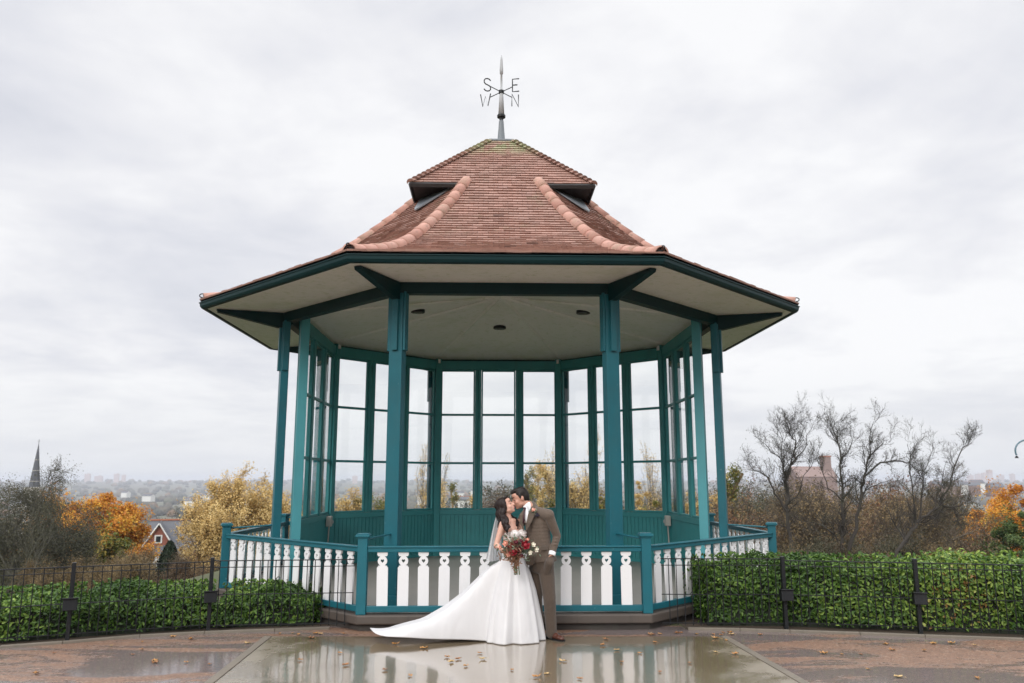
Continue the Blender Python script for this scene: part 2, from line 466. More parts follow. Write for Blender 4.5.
def tiles(m, P, wf, ph=0):
    TW = .165
    for i in range(len(P)-1):
        (a0, z0), (a1, z1) = P[i], P[i+1]
        dy, dz = a1-a0, z1-z0; L = math.hypot(dy, dz); ny, nz = dz/L, -dy/L      # outward normal in (y,z)
        w0, w1 = wf(a0, i == 0), wf(a1, False)
        off = (TW/2 if (i+ph) % 2 else 0)
        u = -math.ceil(w0/TW)*TW - off
        while u < w0:
            ua, ub = max(u, -w0), min(u+TW-.004, w0)
            va, vb = max(u, -w1), min(u+TW-.004, w1)
            if ub-ua > .012:
                if vb-va < .002: c = max(-w1, min(w1, (ua+ub)/2)); va, vb = c-.001, c+.001
                th = .026 + rt.uniform(-.004, .005); tw = rt.uniform(-.004, .004)
                d = rt.uniform(-.004, .004)
                A = (ua, a0+ny*th - dy/L*d, z0+nz*th - dz/L*d); B = (ub, a0+ny*(th+tw)-dy/L*d, z0+nz*(th+tw)-dz/L*d)
                C_ = (vb, a1+ny*.004, z1+nz*.004); D = (va, a1+ny*.004, z1+nz*.004)
                E_ = (ua, a0+ny*.001-dy/L*d, z0+nz*.001-dz/L*d); F_ = (ub, a0+ny*.001-dy/L*d, z0+nz*.001-dz/L*d)
                r = min(1, max(0, rt.gauss(.5, .19)))
                m.add([A, B, C_, D, E_, F_], [(0, 3, 2, 1), (4, 0, 1, 5)], 0, r)
                m.add([A, E_, D, B, F_, C_], [(0, 1, 2), (3, 5, 4)], 0, r)
            u += TW
wo = lambda a, f: a*T8; ws = lambda a, f: a
tl = MB(); tiles(tl, low, wo); ml = tl.mesh('roof_slope', 'rnd'); ml.materials.append(TILE)
tu = MB(); tiles(tu, up, ws, len(low)-1); mu = tu.mesh('upper_roof_slope', 'rnd'); mu.materials.append(TILE)
for k in range(8):
    o = bpy.data.objects.new('roof_slope', ml); COL.objects.link(o); o.parent = bs; o.rotation_euler.z = side_rot(k)
    if k % 2 == 0:
        o = bpy.data.objects.new('upper_roof_slope', mu); COL.objects.link(o); o.parent = bs; o.rotation_euler.z = side_rot(k)
# roof deck under the tiles
m = MB(); cs = catmull(prof, 3)
for k in range(8):
    for i in range(len(cs)-1):
        (a0, z0), (a1, z1) = cs[i], cs[i+1]
        m.quad(V8(a0/C8-.004, k, z0-.012), V8(a0/C8-.004, k+1, z0-.012), V8(a1/C8-.004, k+1, z1-.012), V8(a1/C8-.004, k, z1-.012))
Q = lambda a, z, i: Vector((a*(-1, 1, 1, -1)[i % 4], a*(-1, -1, 1, 1)[i % 4], z))
for i in range(4): m.quad(Q(AG-.01, ZG-.01, i), Q(AG-.01, ZG-.01, i+1), Q(.21, 8.488, i+1), Q(.21, 8.488, i))
m.build('roof_deck', DARKWOOD, bs)
# gablet soffits and fascias, lead below them
for i in range(4):
    c = Q(AG, ZG, i); sx, sy = (1 if c.x > 0 else -1), (1 if c.y > 0 else -1)
    a = AG; t8 = a*T8
    m = MB(); z = ZG-.004
    P = [(a*sx, a*sy), (a*sx, t8*sy), (t8*sx, a*sy)]
    if sx*sy < 0: P = P[::-1]
    m.prism(P, z-.028, z-.002)
    m.build('gablet_soffit', DARKWOOD, bs)
    m = MB()
    m.tube([(a*sx, t8*sy, z-.03), (a*sx, a*sy, z-.022)], .034, 4, flat=(1, 1.5)); m.tube([(t8*sx, a*sy, z-.03), (a*sx, a*sy, z-.022)], .034, 4, flat=(1, 1.5))
    m.build('gablet_fascia', DARKWOOD, bs)
    # lead dressing: a downward-pointing piece on the diagonal slope
    k = {(-1,-1): 7, (1,-1): 1, (1,1): 3, (-1,1): 5}[(sx, sy)]
    m = MB()
    dz, dy = .51, .52; zz = ZG-.035; y0 = AG+.035+.055
    m.add([(-.42, y0, zz), (.42, y0, zz), (.10, y0+.40, zz-.365), (0, y0+.475, zz-.435), (-.10, y0+.40, zz-.365),
           (-.42, y0-.01, zz-.02), (.42, y0-.01, zz-.02), (.10, y0+.39, zz-.385), (0, y0+.465, zz-.455), (-.10, y0+.39, zz-.385)],
          [(0,4,3,2,1), (5,6,7,8,9), (0,1,6,5), (1,2,7,6), (2,3,8,7), (3,4,9,8), (4,0,5,9)])
    o = m.build('lead_flashing', LEAD, bs); o.rotation_euler.z = side_rot(k)
# lower hips: half round tiles end to end
hp = resample([(a/C8, z+.01) for a, z in catmull([(4.93, 4.825)] + prof[1:])] + [((AG-.07)/C8, ZG+.077)], .30)
m = MB(); rh = random.Random(5)
for i in range(len(hp)-1):
    (r0, z0), (r1, z1) = hp[i], hp[i+1]
    ra, rb = .118, .102; a_ = rh.random(); ex = .012
    d = Vector((0, r1-r0, z1-z0)); L = d.length; d /= L; nrm = Vector((0, d.z, -d.y)); 
    if nrm.z < 0: nrm = -nrm
    p0 = Vector((0, r0, z0)) - d*ex; p1 = Vector((0, r1, z1)) + d*.01
    vs = []; NS = 10
    for (pc, rr, lift) in ((p0, ra, .0), (p0, ra-.022, .0), (p1, rb, .0)):
        for j in range(NS+1):
            an = math.pi*j/NS
            vs.append(pc + Vector((1, 0, 0))*(rr*math.cos(an)) + nrm*(rr*math.sin(an)*.95 - .018 + lift))
    fs = []
    for j in range(NS):
        fs.append((j, j+1, 2*(NS+1)+j+1, 2*(NS+1)+j)); fs.append((NS+1+j, NS+2+j, j+1, j))
    m.add(vs, fs, 0, a_)
    # lip ring at the lower end
    if i == 0:
        m.add([p0 + Vector((1,0,0))*(.10*math.cos(math.pi*j/NS)) + nrm*(.10*math.sin(math.pi*j/NS)-.018) + d*.05 for j in range(NS+1)], [tuple(range(NS+1))], 0, 1.)
hm = m.mesh('hip_tiles', 'rnd'); hm.materials.append(HIP)
iron = MB()
y0 = hp[0][0]; z0 = hp[0][1]
iron.tube([(0, y0+.0, z0-.01), (0, y0-.07, z0-.01)], [.05, .07], 12)
sc = [(0, y0+.03+.055*math.cos(t)*(1-t/9), z0+.05+.035*math.sin(t)*(1-t/9)) for t in np.linspace(-1.7, 3.4, 12)]
iron.tube([(0, y0-.02, z0-.02), (0, y0+.05, z0+.02)] + sc, .009, 6)
im = iron.mesh('hip_iron'); im.materials.append(BLACK)
for k in range(8):
    o = bpy.data.objects.new('hip_tiles', hm); COL.objects.link(o); o.parent = bs; o.rotation_euler.z = vert_rot(k); smooth(o)
    o = bpy.data.objects.new('hip_iron', im); COL.objects.link(o); o.parent = bs; o.rotation_euler.z = vert_rot(k)
# bonnet hips on the square upper roof
m = MB()
NBn = len(up)-1
for i in range(NBn):
    (a0, z0) = up[i]; (a1, z1) = up[i+1]
    p0 = Vector((0, a0*math.sqrt(2)+.008, z0+.022)); p1 = Vector((0, a1*math.sqrt(2)-.05, z1+.035))
    d = (p1-p0).normalized(); nrm = Vector((0, -d.z, d.y)); nrm = nrm if nrm.z > 0 else -nrm
    vs = []; NS = 6
    for pc, rr, hh in ((p0, .095, .06), (p0 - nrm*.024, .085, .035), (p1, .03, .01)):
        for j in range(NS+1):
            an = math.pi*j/NS; vs.append(pc + Vector((rr*math.cos(an), 0, 0)) + nrm*(hh*math.sin(an) - .01))
    fs = []
    for j in range(NS): fs += [(j, j+1, 2*(NS+1)+j+1, 2*(NS+1)+j), (NS+1+j, NS+2+j, j+1, j)]
    m.add(vs, fs, 0, rh.random()*.8)
bm_ = m.mesh('bonnet_tiles', 'rnd'); bm_.materials.append(TILE)
for i in range(4):
    o = bpy.data.objects.new('bonnet_tiles', bm_); COL.objects.link(o); o.parent = bs; o.rotation_euler.z = rad(45+90*i)
# lead cap, finial spire and compass points
m = MB(); m.prism([(-.25,-.25), (.25,-.25), (.25,.25), (-.25,.25)], 8.495, 8.54); bevel(m.build('lead_cap', LEAD, bs), .012)
fin = empty('finial'); fin.parent = bs
m = MB(); m.tube([(0,0,8.53), (0,0,8.60), (0,0,8.86), (0,0,9.02), (0,0,9.04)], [.10, .078, .058, .048, .04], 8); m.build('base', LEAD, fin)
m = MB(); m.tube([(0,0,9.03), (0,0,9.10), (0,0,9.105), (0,0,9.15), (0,0,9.16)], [.04, .04, .085, .085, .05], 12); m.build('collar', BLACK, fin)
m = MB(); m.tube([(0,0,9.15), (0,0,9.70), (0,0,9.71), (0,0,10.05), (0,0,10.06), (0,0,10.14), (0,0,10.38), (0,0,10.49)], [.066, .034, .024, .020, .034, .038, .022, .004], 10)
smooth(m.build('spire_rod', GALV, fin))
m = MB(); ZA = 9.66
m.tube([(0,0,ZA-.03), (0,0,ZA+.03)], [.055, .055], 12)
for k in range(4):
    a = rad(45+90*k); m.tube([(0,0,ZA), (.32*math.cos(a), .32*math.sin(a), ZA)], .009, 6)
m.build('compass_arms', BLACK, fin)
# letters on the arms, bent from flat bar: S and E near, W and N far
glyph = {'N': [[(0,0),(0,1),(.62,0),(.62,1)]], 'E': [[(.6,1),(0,1),(0,0),(.6,0)], [(0,.52),(.45,.52)]],
         'W': [[(0,1),(.2,0),(.42,.8),(.64,0),(.86,1)]],
         'S': [[(.58,.85),(.45,.97),(.3,1),(.13,.97),(.02,.85),(.02,.68),(.13,.56),(.3,.5),(.47,.44),(.58,.32),(.58,.15),(.46,.03),(.3,0),(.13,.03),(0,.15)]]}
for ch, (sx, sy) in {'S': (-1,-1), 'E': (1,-1), 'W': (-1,1), 'N': (1,1)}.items():
    m = MB(); H = .27
    d = Vector((sx, sy*.35, 0)).normalized()                 # the letters were bent round to be read from the front
    w = {'N': .52, 'E': .5, 'W': .78, 'S': .5}[ch]
    gw = {'N': .62, 'E': .6, 'W': .86, 'S': .58}[ch]; ks = w/gw
    base = Vector((sx*.22, sy*.22, ZA-H*.5 + (.03 if sy < 0 else -.06))); X = Vector((1, sx*sy*.2, 0)).normalized()
    for st in glyph[ch]:
        pts = [base + X*((x*ks if sx > 0 else x*ks-w)*H) + Vector((0, 0, y*H)) for x, y in st]
        m.tube(pts, .012, 6)
    m.build('letter', BLACK, fin)
# eaves gutter and fascia
for k in range(8):
    hg = lambda y: y*T8
    secs = [(RE*C8-.045, 4.665), (RE*C8-.02, 4.655), (RE*C8+.03, 4.665), (RE*C8+.055, 4.70), (RE*C8+.06, 4.742), (RE*C8+.075, 4.75), (RE*C8+.075, 4.762), (RE*C8+.05, 4.762), (RE*C8+.045, 4.71), (RE*C8+.02, 4.685), (RE*C8-.03, 4.69), (RE*C8-.03, 4.785), (RE*C8-.045, 4.785)]
    n_ = len(secs); vs = [(-hg(y), y, z) for y, z in secs] + [(hg(y), y, z) for y, z in secs]
    m = MB(); m.add(vs, [(i, (i+1) % n_, n_+(i+1) % n_, n_+i) for i in range(n_)])
    o = m.build('gutter', TEAL_SHADE, bs); o.rotation_euler.z = side_rot(k)
# ------------------------------------------------------------------ sky, sun, haze, view
W = bpy.data.worlds.new('World'); S.world = W; W.use_nodes = True
n = N(W.node_tree); W.node_tree.nodes.clear()
SUN_EL, SUN_AZ = rad(28), rad(200)          # azimuth of the sun clockwise from +Y (behind the camera, to its left)
out = n.new('ShaderNodeOutputWorld')
sky = n.new('ShaderNodeTexSky', sky_type='NISHITA'); sky.sun_disc = False; sky.sun_elevation = SUN_EL; sky.sun_rotation = SUN_AZ
sky.air_density = 1.0; sky.dust_density = 3.0
bg1 = n.new('ShaderNodeBackground'); bg1.inputs[1].default_value = .05; n.link(sky.outputs[0], bg1.inputs[0])
tc = n.new('ShaderNodeTexCoord').outputs['Generated']
sp = n.new('ShaderNodeSeparateXYZ'); n.link(tc, sp.inputs[0])
zc = n.math('MAXIMUM', sp.outputs[2], 0.0)
den = n.math('ADD', zc, .16)
cb = n.new('ShaderNodeCombineXYZ'); n.link(n.math('DIVIDE', sp.outputs[0], den), cb.inputs[0]); n.link(n.math('DIVIDE', sp.outputs[1], den), cb.inputs[1])
mp = n.new('ShaderNodeMapping'); mp.inputs['Location'].default_value = (3.1, 7.4, 0); n.link(cb.outputs[0], mp.inputs[0])
v = mp.outputs[0]
big = n.noise(.75, 5, .52, v, .35); fine = n.noise(2.6, 7, .58, v, .3); str_ = n.noise(1.6, 6, .6, v, .8)
c = n.math('ADD', n.math('MULTIPLY', big, .52), n.math('ADD', n.math('MULTIPLY', fine, .28), n.math('MULTIPLY', str_, .20)))
cloud = n.ramp(c, [(.34, (.585, .60, .655)), (.42, (.67, .678, .72)), (.48, (.74, .743, .77)), (.55, (.825, .826, .838))])
# thick overcast is brighter high up than near the horizon
lift = n.ramp(zc, [(0, .97), (.12, 1.0), (.56, 1.0), (.74, 2.6), (1, 3.4)])
cm = n.mix(1.0, cloud, lift, 'MULTIPLY')
low_ = n.ramp(zc, [(0, 1.), (.05, .55), (.14, 0.)])
cm = n.mix(low_, cm, (.70, .715, .745))
bg2 = n.new('ShaderNodeBackground'); bg2.inputs[1].default_value = 1.0; n.link(cm, bg2.inputs[0])
mx = n.new('ShaderNodeMixShader'); mx.inputs[0].default_value = .92
n.link(bg1.outputs[0], mx.inputs[1]); n.link(bg2.outputs[0], mx.inputs[2]); n.link(mx.outputs[0], out.inputs[0])
sd = bpy.data.lights.new('sun', 'SUN'); sd.energy = 1.5; sd.angle = rad(25); sd.color = (1, .965, .92)
so = bpy.data.objects.new('sun', sd); COL.objects.link(so)
dirv = Vector((math.sin(SUN_AZ)*math.cos(SUN_EL), math.cos(SUN_AZ)*math.cos(SUN_EL), math.sin(SUN_EL)))
so.rotation_euler = dirv.to_track_quat('Z', 'Y').to_euler(); so.location = (0, -10, 20)
S.view_settings.view_transform = 'Standard'; S.view_settings.look = 'None'; S.view_settings.exposure = .33; S.view_settings.gamma = 1
S.view_settings.use_curve_mapping = False
S.render.engine = 'CYCLES'
S.cycles.use_denoising = True; S.cycles.max_bounces = 6; S.cycles.transparent_max_bounces = 24; S.cycles.volume_bounces = 0
S.cycles.caustics_reflective = False; S.cycles.caustics_refractive = False

HZ = MB(); HZ.prism([(-6400, -6400), (6400, -6400), (6400, 6400), (-6400, 6400)], -75, 34)
def _hz(n, b):
    out = n.t.nodes['Material Output']; n.n.remove(b)
    pv = n.new('ShaderNodeVolumePrincipled'); pv.inputs['Color'].default_value = (.80, .84, .93, 1); pv.inputs['Density'].default_value = HAZE_D
    pv.inputs['Anisotropy'].default_value = .1
    n.link(pv.outputs[0], out.inputs['Volume'])
HAZE_D = .00021
haze = HZ.build('haze', mat('air', _hz)); tag(haze, kind='stuff', label='pale haze over the distant woods and hills')
# ------------------------------------------------------------------ terrain, paths
def g(px, py): 
    r = Vector(((px - 512) / F_PX, CP - SP*(341.5 - py)/F_PX, SP + CP*(341.5 - py)/F_PX)); t = -CAM_H/r.z
    return Vector((r.x*t, r.y*t, 0))
def sstep(a, b, x): x = np.clip((x-a)/(b-a), 0, 1); return x*x*(3-2*x)
def _vn(x, y, s, seed=0):                    # cheap smooth value noise
    return (np.sin(x/s*1.7+seed)+np.sin(y/s*1.3+seed*2.1)+np.sin((x+y)/s*.9+seed*.7)+np.sin((x-2*y)/s*.53+seed*1.3))/4
def terr(x, y):
    x = np.asarray(x, float); y = np.asarray(y, float)
    edge = 12.6 + 7.8*sstep(0, 1, (7.6-np.abs(x))/2.2)
    d = np.maximum(0, y-edge)
    r = np.hypot(x, y)
    z = -.27*np.minimum(d, 70) - .12*np.clip(d-70, 0, 150) - .012*np.clip(d-220, 0, 800)
    z = z + sstep(60, 300, d)*_vn(x, y, 120, 1)*4
    rise = sstep(2600, 5600, r)
    z = z*(1-rise) + rise*(-4 + _vn(x, y, 700, 4)*5)
    z = z + sstep(900, 2000, r)*(1-rise)*_vn(x, y, 330, 2)*7
    return z
rr = np.concatenate([[0], np.geomspace(1.2, 40, 60), np.geomspace(43, 6300, 80)]); NA = 240
aa = np.linspace(0, 2*np.pi, NA, endpoint=False)
R_, A_ = np.meshgrid(rr[1:], aa, indexing='ij'); X_ = R_*np.sin(A_); Y_ = R_*np.cos(A_)
Vt = np.stack([X_.ravel(), Y_.ravel(), terr(X_.ravel(), Y_.ravel())], 1); Vt = np.vstack([Vt, [[0, 0, 0]]])
i, j = np.meshgrid(np.arange(len(rr)-2), np.arange(NA), indexing='ij'); j2 = (j+1) % NA
Ft = np.stack([i*NA+j, i*NA+j2, (i+1)*NA+j2, (i+1)*NA+j], -1).reshape(-1, 4)
Fc = [(len(Vt)-1, k, (k+1) % NA, (k+1) % NA) for k in range(NA)]
me = bpy.data.meshes.new('ground'); me.from_pydata(Vt.tolist(), [], [tuple(f) for f in Ft.tolist()][:] + [(len(Vt)-1, (k+1) % NA, k) for k in range(NA)])
def _grass(n, b):
    co = n.coord()
    a = n.noise(.9, 7, .7, co); big = n.noise(.006, 6, .6, co); f = n.noise(18, 5, .7, co)
    near = n.mix(a, (.035, .06, .018), (.10, .10, .04)); near = n.mix(n.math('MULTIPLY', f, .5), near, (.06, .045, .025))
    far = n.ramp(big, [(.35, (.05, .06, .03)), (.48, (.09, .09, .045)), (.55, (.07, .055, .035)), (.65, (.11, .12, .06))])
    sep = n.new('ShaderNodeSeparateXYZ'); n.link(co, sep.inputs[0])
    k = n.ramp(n.math('MULTIPLY', sep.outputs[1], .004), [(.3, 0.), (.8, 1.)])
    n.link(n.mix(k, near, far), b.inputs['Base Color']); b.inputs['Roughness'].default_value = .9
tag(link('ground', me, mat('hillside grass', _grass)), kind='structure'); 

def _tarmac(n, b):
    co = n.coord()
    grit = n.new('ShaderNodeTexVoronoi'); grit.inputs['Scale'].default_value = 80; n.link(co, grit.inputs['Vector'])
    sepc = n.new('ShaderNodeSeparateColor'); n.link(grit.outputs['Color'], sepc.inputs[0])
    fine = n.noise(60, 6, .75, co); mid = n.noise(4.5, 7, .72, co); big = n.noise(.55, 5, .6, co, .4)
    col = n.ramp(sepc.outputs[0], [(0, (.10, .06, .04)), (.35, (.20, .11, .07)), (.7, (.30, .165, .105)), (.92, (.34, .20, .13)), (1, (.45, .38, .30))])
    col = n.mix(n.ramp(mid, [(.35, 0.), (.65, .6)]), col, (.15, .09, .064))
    col = n.mix(n.math('MULTIPLY', n.ramp(n.noise(24, 4, .8, co), [(.45, 0.), (.65, 1.)]), .45), col, (.10, .065, .05))
    col = n.mix(n.math('MULTIPLY', n.ramp(n.noise(33, 3, .8, co), [(.58, 0.), (.66, 1.)]), .55), col, (.38, .25, .18))
    grey = n.ramp(n.noise(.75, 6, .66, n.coord('Object', (.55, 1.5, 1)), .5), [(.45, 0.), (.52, 1.)])
    pud = n.ramp(n.math('ADD', n.math('MULTIPLY', n.noise(.75, 6, .66, n.coord('Object', (.55, 1.5, 1)), .5), .85), n.math('MULTIPLY', n.noise(14, 5, .75, co), .15)), [(.455, 0.), (.505, 1.)])
    col = n.mix(n.math('MULTIPLY', grey, .65), col, (.15, .145, .155))
    n.link(col, b.inputs['Base Color'])
    n.link(n.math('MULTIPLY_ADD', pud, -.41, .50), b.inputs['Roughness'])
    h = n.math('ADD', grit.outputs['Distance'], n.math('MULTIPLY', fine, .6))
    bm = n.new('ShaderNodeBump'); bm.inputs['Distance'].default_value = .006; n.link(h, bm.inputs['Height'])
    n.link(n.math('MULTIPLY_ADD', pud, -.86, .90), bm.inputs['Strength']); n.link(bm.outputs[0], b.inputs['Normal'])
TAR = mat('wet red gravelled tarmac', _tarmac)
kl = [g(-420, 690), g(-160, 662), g(0, 648.7), g(63, 644), g(140, 637.5), g(205, 634), g(275, 631.3), g(330, 629.5)]
kr = [g(688, 630), g(740, 631), g(790, 632.6), g(860, 635), g(925, 637.5), g(1024, 641), g(1180, 650), g(1450, 668)]
yb = kl[-1].y
outl = [Vector((-24, -16, 0)), Vector((24, -16, 0)), Vector((24, kr[-1].y-.4, 0))] + kr[::-1] + [Vector((2.2, 10.75, 0)), Vector((-2.5, 10.75, 0))] + kl[::-1] + [Vector((-24, kl[0].y-.5, 0))]
m = MB(); m.add([(p.x, p.y, .004) for p in outl], [tuple(range(len(outl)))])
tag(m.build('path', TAR), kind='structure')

def _conc(n, b):
    co = n.coord()
    a = n.noise(1.1, 7, .65, co, .3); f = n.noise(45, 5, .7, co); s = n.noise(5, 7, .7, co)
    col = n.mix(a, (.14, .105, .065), (.27, .215, .145)); col = n.mix(n.math('MULTIPLY', s, .45), col, (.17, .125, .08))
    col = n.mix(n.math('MULTIPLY', n.ramp(f, [(.5, 0.), (.7, 1.)]), .25), col, (.09, .08, .07))
    n.link(col, b.inputs['Base Color'])
    sep = n.new('ShaderNodeSeparateXYZ'); n.link(co, sep.inputs[0])
    # the water stands in the middle of the slab; its two long margins and a few spots have drained
    ex = n.math('ABSOLUTE', n.math('ADD', sep.outputs[0], .13))
    col2 = col; dry = n.math('ADD', n.math('MULTIPLY', ex, .36), n.math('MULTIPLY', n.math('SUBTRACT', a, .5), .9))
    dm = n.ramp(dry, [(.82, 0.), (1.02, 1.)])
    n.link(n.mix(n.math('MULTIPLY', dm, .6), col2, (.27, .235, .185)), b.inputs['Base Color'])
    n.link(n.math('MULTIPLY_ADD', dm, .34, .07), b.inputs['Roughness'])
    b.inputs['IOR'].default_value = 1.45
    b.inputs['Coat Weight'].default_value = 1.0; b.inputs['Coat IOR'].default_value = 1.5
    n.link(n.math('MULTIPLY_ADD', dm, .4, .035), b.inputs['Coat Roughness'])
    rip = n.noise(2.6, 3, .5, n.coord('Object', (1, .45, 1)))
    n.link(n.bump(n.math('ADD', n.math('MULTIPLY', rip, 1.0), n.math('MULTIPLY', f, .05)), .22, .02), b.inputs['Coat Normal'])
    n.link(n.bump(n.math('ADD', rip, n.math('MULTIPLY', f, .3)), .2, .02), b.inputs['Normal'])
CONC = mat('wet concrete', _conc)
A0, A1, B0, B1 = g(272, 637.5), g(216, 683), g(720, 637.5), g(797, 683)
LA = A0 + (A1-A0)*3.2; LB = B0 + (B1-B0)*3.2
m = MB(); m.prism([(LA.x, LA.y), (LB.x, LB.y), (B0.x, B0.y), (A0.x, A0.y)], .0, .014)
tag(bevel(m.build('paved_slab', CONC), .006), 'wet concrete slab set into the gravelled path in front of the bandstand', kind='structure')
# stone margin round the slab
m = MB()
def strip(m, a, b, w, z0, z1):
    d = (b-a).normalized(); nn = Vector((-d.y, d.x, 0))*w/2
    m.prism([(a-nn)[:2], (b-nn)[:2], (b+nn)[:2], (a+nn)[:2]], z0, z1)
e = .05
strip(m, LA+Vector((-e, 0, 0)), A0+Vector((-e, 0, 0)), .09, 0, .019); strip(m, LB+Vector((e, 0, 0)), B0+Vector((e, 0, 0)), .09, 0, .019)
KERB = paint('weathered edging stone', (.17, .145, .115), .6, .25, .4)
tag(bevel(m.build('slab_edging', KERB), .005), kind='structure')
m = MB()
for ks in (kl, kr):
    for a, b in zip(ks[:-1], ks[1:]):
        nseg = max(1, round((b-a).length/.9))
        for q in range(nseg):
            strip(m, a.lerp(b, q/nseg), a.lerp(b, (q+1)/nseg-.006), .055, -.02, .035)
tag(bevel(m.build('kerb', KERB), .006), kind='structure')
# earth bed under hedges and round the bandstand
def _soil(n, b):
    co = n.coord(); a = n.noise(6, 7, .75, co)
    n.link(n.mix(a, (.03, .022, .016), (.10, .07, .045)), b.inputs['Base Color']); b.inputs['Roughness'].default_value = .9
    n.link(n.bump(a, .8, .03), b.inputs['Normal'])
SOIL = mat('leaf strewn soil', _soil)
m = MB(); m.add([(p.x, p.y, .003) for p in kl] + [(-2.5, 12.4, .003), (-14, 12.4, .003), (-14, 8, .003)], [tuple(range(len(kl)+3))])
m.add([(p.x, p.y, .003) for p in kr] + [(14, 8, .003), (14, 12.4, .003), (2.2, 12.4, .003)], [tuple(range(len(kr)+3))])
tag(m.build('soil_bed', SOIL), kind='structure')

# ------------------------------------------------------------------ railings
def fence_panel(a, b, label, posts=(True, True), zt=.86, rails=(.795, .44, .10), tall=True):
    f = empty('railing_fence', (a.x, a.y, 0), 0, label, 'fence', 'low black railings along the path')
    d = (b-a); L = d.length; d = d.normalized(); rz = math.atan2(d.y, d.x); f.rotation_euler.z = rz
    m = MB(); m.box((L/2, 0, zt), (L, .024, .011)); m.build('rail', BLACK, f) 
    for z in rails: m = MB(); m.box((L/2, 0, z), (L, .018, .009)); m.build('rail', BLACK, f)
    nb = max(2, round(L/.10)); 
    for i in range(1, nb):
        x = L*i/nb; m = MB()
        m.tube([(x, 0, .06), (x, 0, zt)], .0062, 6); o = m.build('bar', BLACK, f)
    return f, rz
def fence_post(p, rz, label):
    f = empty('fence_post', (p.x, p.y, 0), rz, label, 'fence post', 'posts of the low black railings')
    m = MB(); m.box((0, 0, .45), (.045, .075, .92)); bevel(m.build('shaft', BLACK, f), .004)
    m = MB(); m.box((0, -.09, .44), (.15, .11, .13), Matrix.Rotation(rad(-6), 3, 'X')); m.box((0, -.095, .51), (.165, .13, .016), Matrix.Rotation(rad(-8), 3, 'X'))
    bevel(m.build('bracket_box', BLACK, f), .006)
def gf(px, py, dy=.10): p = g(px, py); return Vector((p.x, p.y+dy, 0))
L0, L1, L2, L3 = gf(-110, 658), gf(64, 644, .06), gf(206, 634, .06), gf(353, 629.5, -.06)
LZ = gf(-300, 676)
P = fence_panel(L0, L1, 'railing section cut off by the left edge of the photo'); fence_post(L1, P[1], 'railing post with a box in front of the dark bare tree')
fence_panel(LZ, L0, 'railing section beyond the left edge')
P = fence_panel(L1, L2, 'railing section in front of the left hedge, below the orange tree'); fence_post(L2, P[1], 'railing post with a box left of the bandstand, below the golden willow')
P = fence_panel(L2, L3, 'railing section that ends at the left front corner of the bandstand', zt=.87, rails=(.79, .46, .09))
R0, R1, R2, R3 = gf(662, 629.5, -.06), gf(789, 632.2), gf(925, 637), gf(1080, 643)
P = fence_panel(R0, R1, 'railing section that starts at the right front corner of the bandstand', zt=.88, rails=(.80, .44, .09)); fence_post(R1, P[1], 'railing post with a box nearest the bandstand on its right')
P = fence_panel(R1, R2, 'railing section between the two posts before the right hedge'); fence_post(R2, P[1], 'railing post with a box near the right edge of the photo')
P = fence_panel(R2, R3, 'railing section cut off by the right edge of the photo')

# ------------------------------------------------------------------ leaves
def leaf_mesh(name, C, Nrm, size, wid, mat_, parent=None, droop=.15, rs=None, curl=.18, jit=.9):
    """many folded pointed leaves at C (n,3), facing roughly Nrm"""
    rs = rs or np.random.RandomState(1); n_ = len(C)
    nr = Nrm + rs.normal(0, jit, (n_, 3))*.5; nr /= np.linalg.norm(nr, axis=1, keepdims=True)
    d = rs.normal(0, 1, (n_, 3)); d[:, 2] -= droop*2; d -= nr*(d*nr).sum(1, keepdims=True); d /= np.linalg.norm(d, axis=1, keepdims=True)
    s = np.cross(nr, d); L = (size*rs.uniform(.65, 1.25, n_))[:, None]; Wd = (wid*rs.uniform(.7, 1.2, n_))[:, None]
    b = C - d*L/2; t = C + d*L/2 - nr*L*curl
    l1 = C - d*L*.12 + s*Wd/2 + nr*Wd*.22; r1 = C - d*L*.12 - s*Wd/2 + nr*Wd*.22
    l2 = C + d*L*.25 + s*Wd*.36 + nr*Wd*.12 - nr*L*curl*.4; r2 = C + d*L*.25 - s*Wd*.36 + nr*Wd*.12 - nr*L*curl*.4
    V = np.stack([b, l1, l2, t, r2, r1], 1).reshape(-1, 3); k = np.arange(n_)[:, None]*6
    Fq = np.concatenate([k + np.array([[0, 3, 2, 1]]), k + np.array([[0, 5, 4, 3]])], 0)
    r = rs.rand(n_); return np_mesh(name, V, Fq, mat_, parent, np.concatenate([r, r]))
def leafmat(name, stops, rough=.45, trans=.15, spec=.5):
    def fn(n, b):
        at_ = n.new('ShaderNodeAttribute', attribute_name='rnd'); big = n.noise(.5, 3, .5, n.coord())
        v = n.math('ADD', n.math('MULTIPLY', at_.outputs['Fac'], .6), n.math('MULTIPLY_ADD', big, 1.2, -.4), clamp=True)
        col = n.ramp(v, stops); n.link(col, b.inputs['Base Color']); b.inputs['Roughness'].default_value = rough
        b.inputs['Specular IOR Level'].default_value = spec
        out = n.t.nodes['Material Output']; tl_ = n.new('ShaderNodeBsdfTranslucent'); n.link(col, tl_.inputs[0])
        mx = n.new('ShaderNodeMixShader'); mx.inputs[0].default_value = trans; n.link(b.outputs[0], mx.inputs[1]); n.link(tl_.outputs[0], mx.inputs[2]); n.link(mx.outputs[0], out.inputs[0])
    return mat(name, fn)
LAUREL = leafmat('glossy laurel leaf', [(0, (.014, .034, .007)), (.35, (.035, .085, .014)), (.65, (.09, .17, .025)), (.9, (.24, .34, .06)), (.97, (.36, .40, .10)), (1, (.26, .15, .05))], .38, .2, .3)
HCORE = paint('hedge filler and twigs', (.012, .018, .008), .9, .3, .2)
TWIG = paint('brown twig bark', (.09, .065, .045), .85, .3, .3)
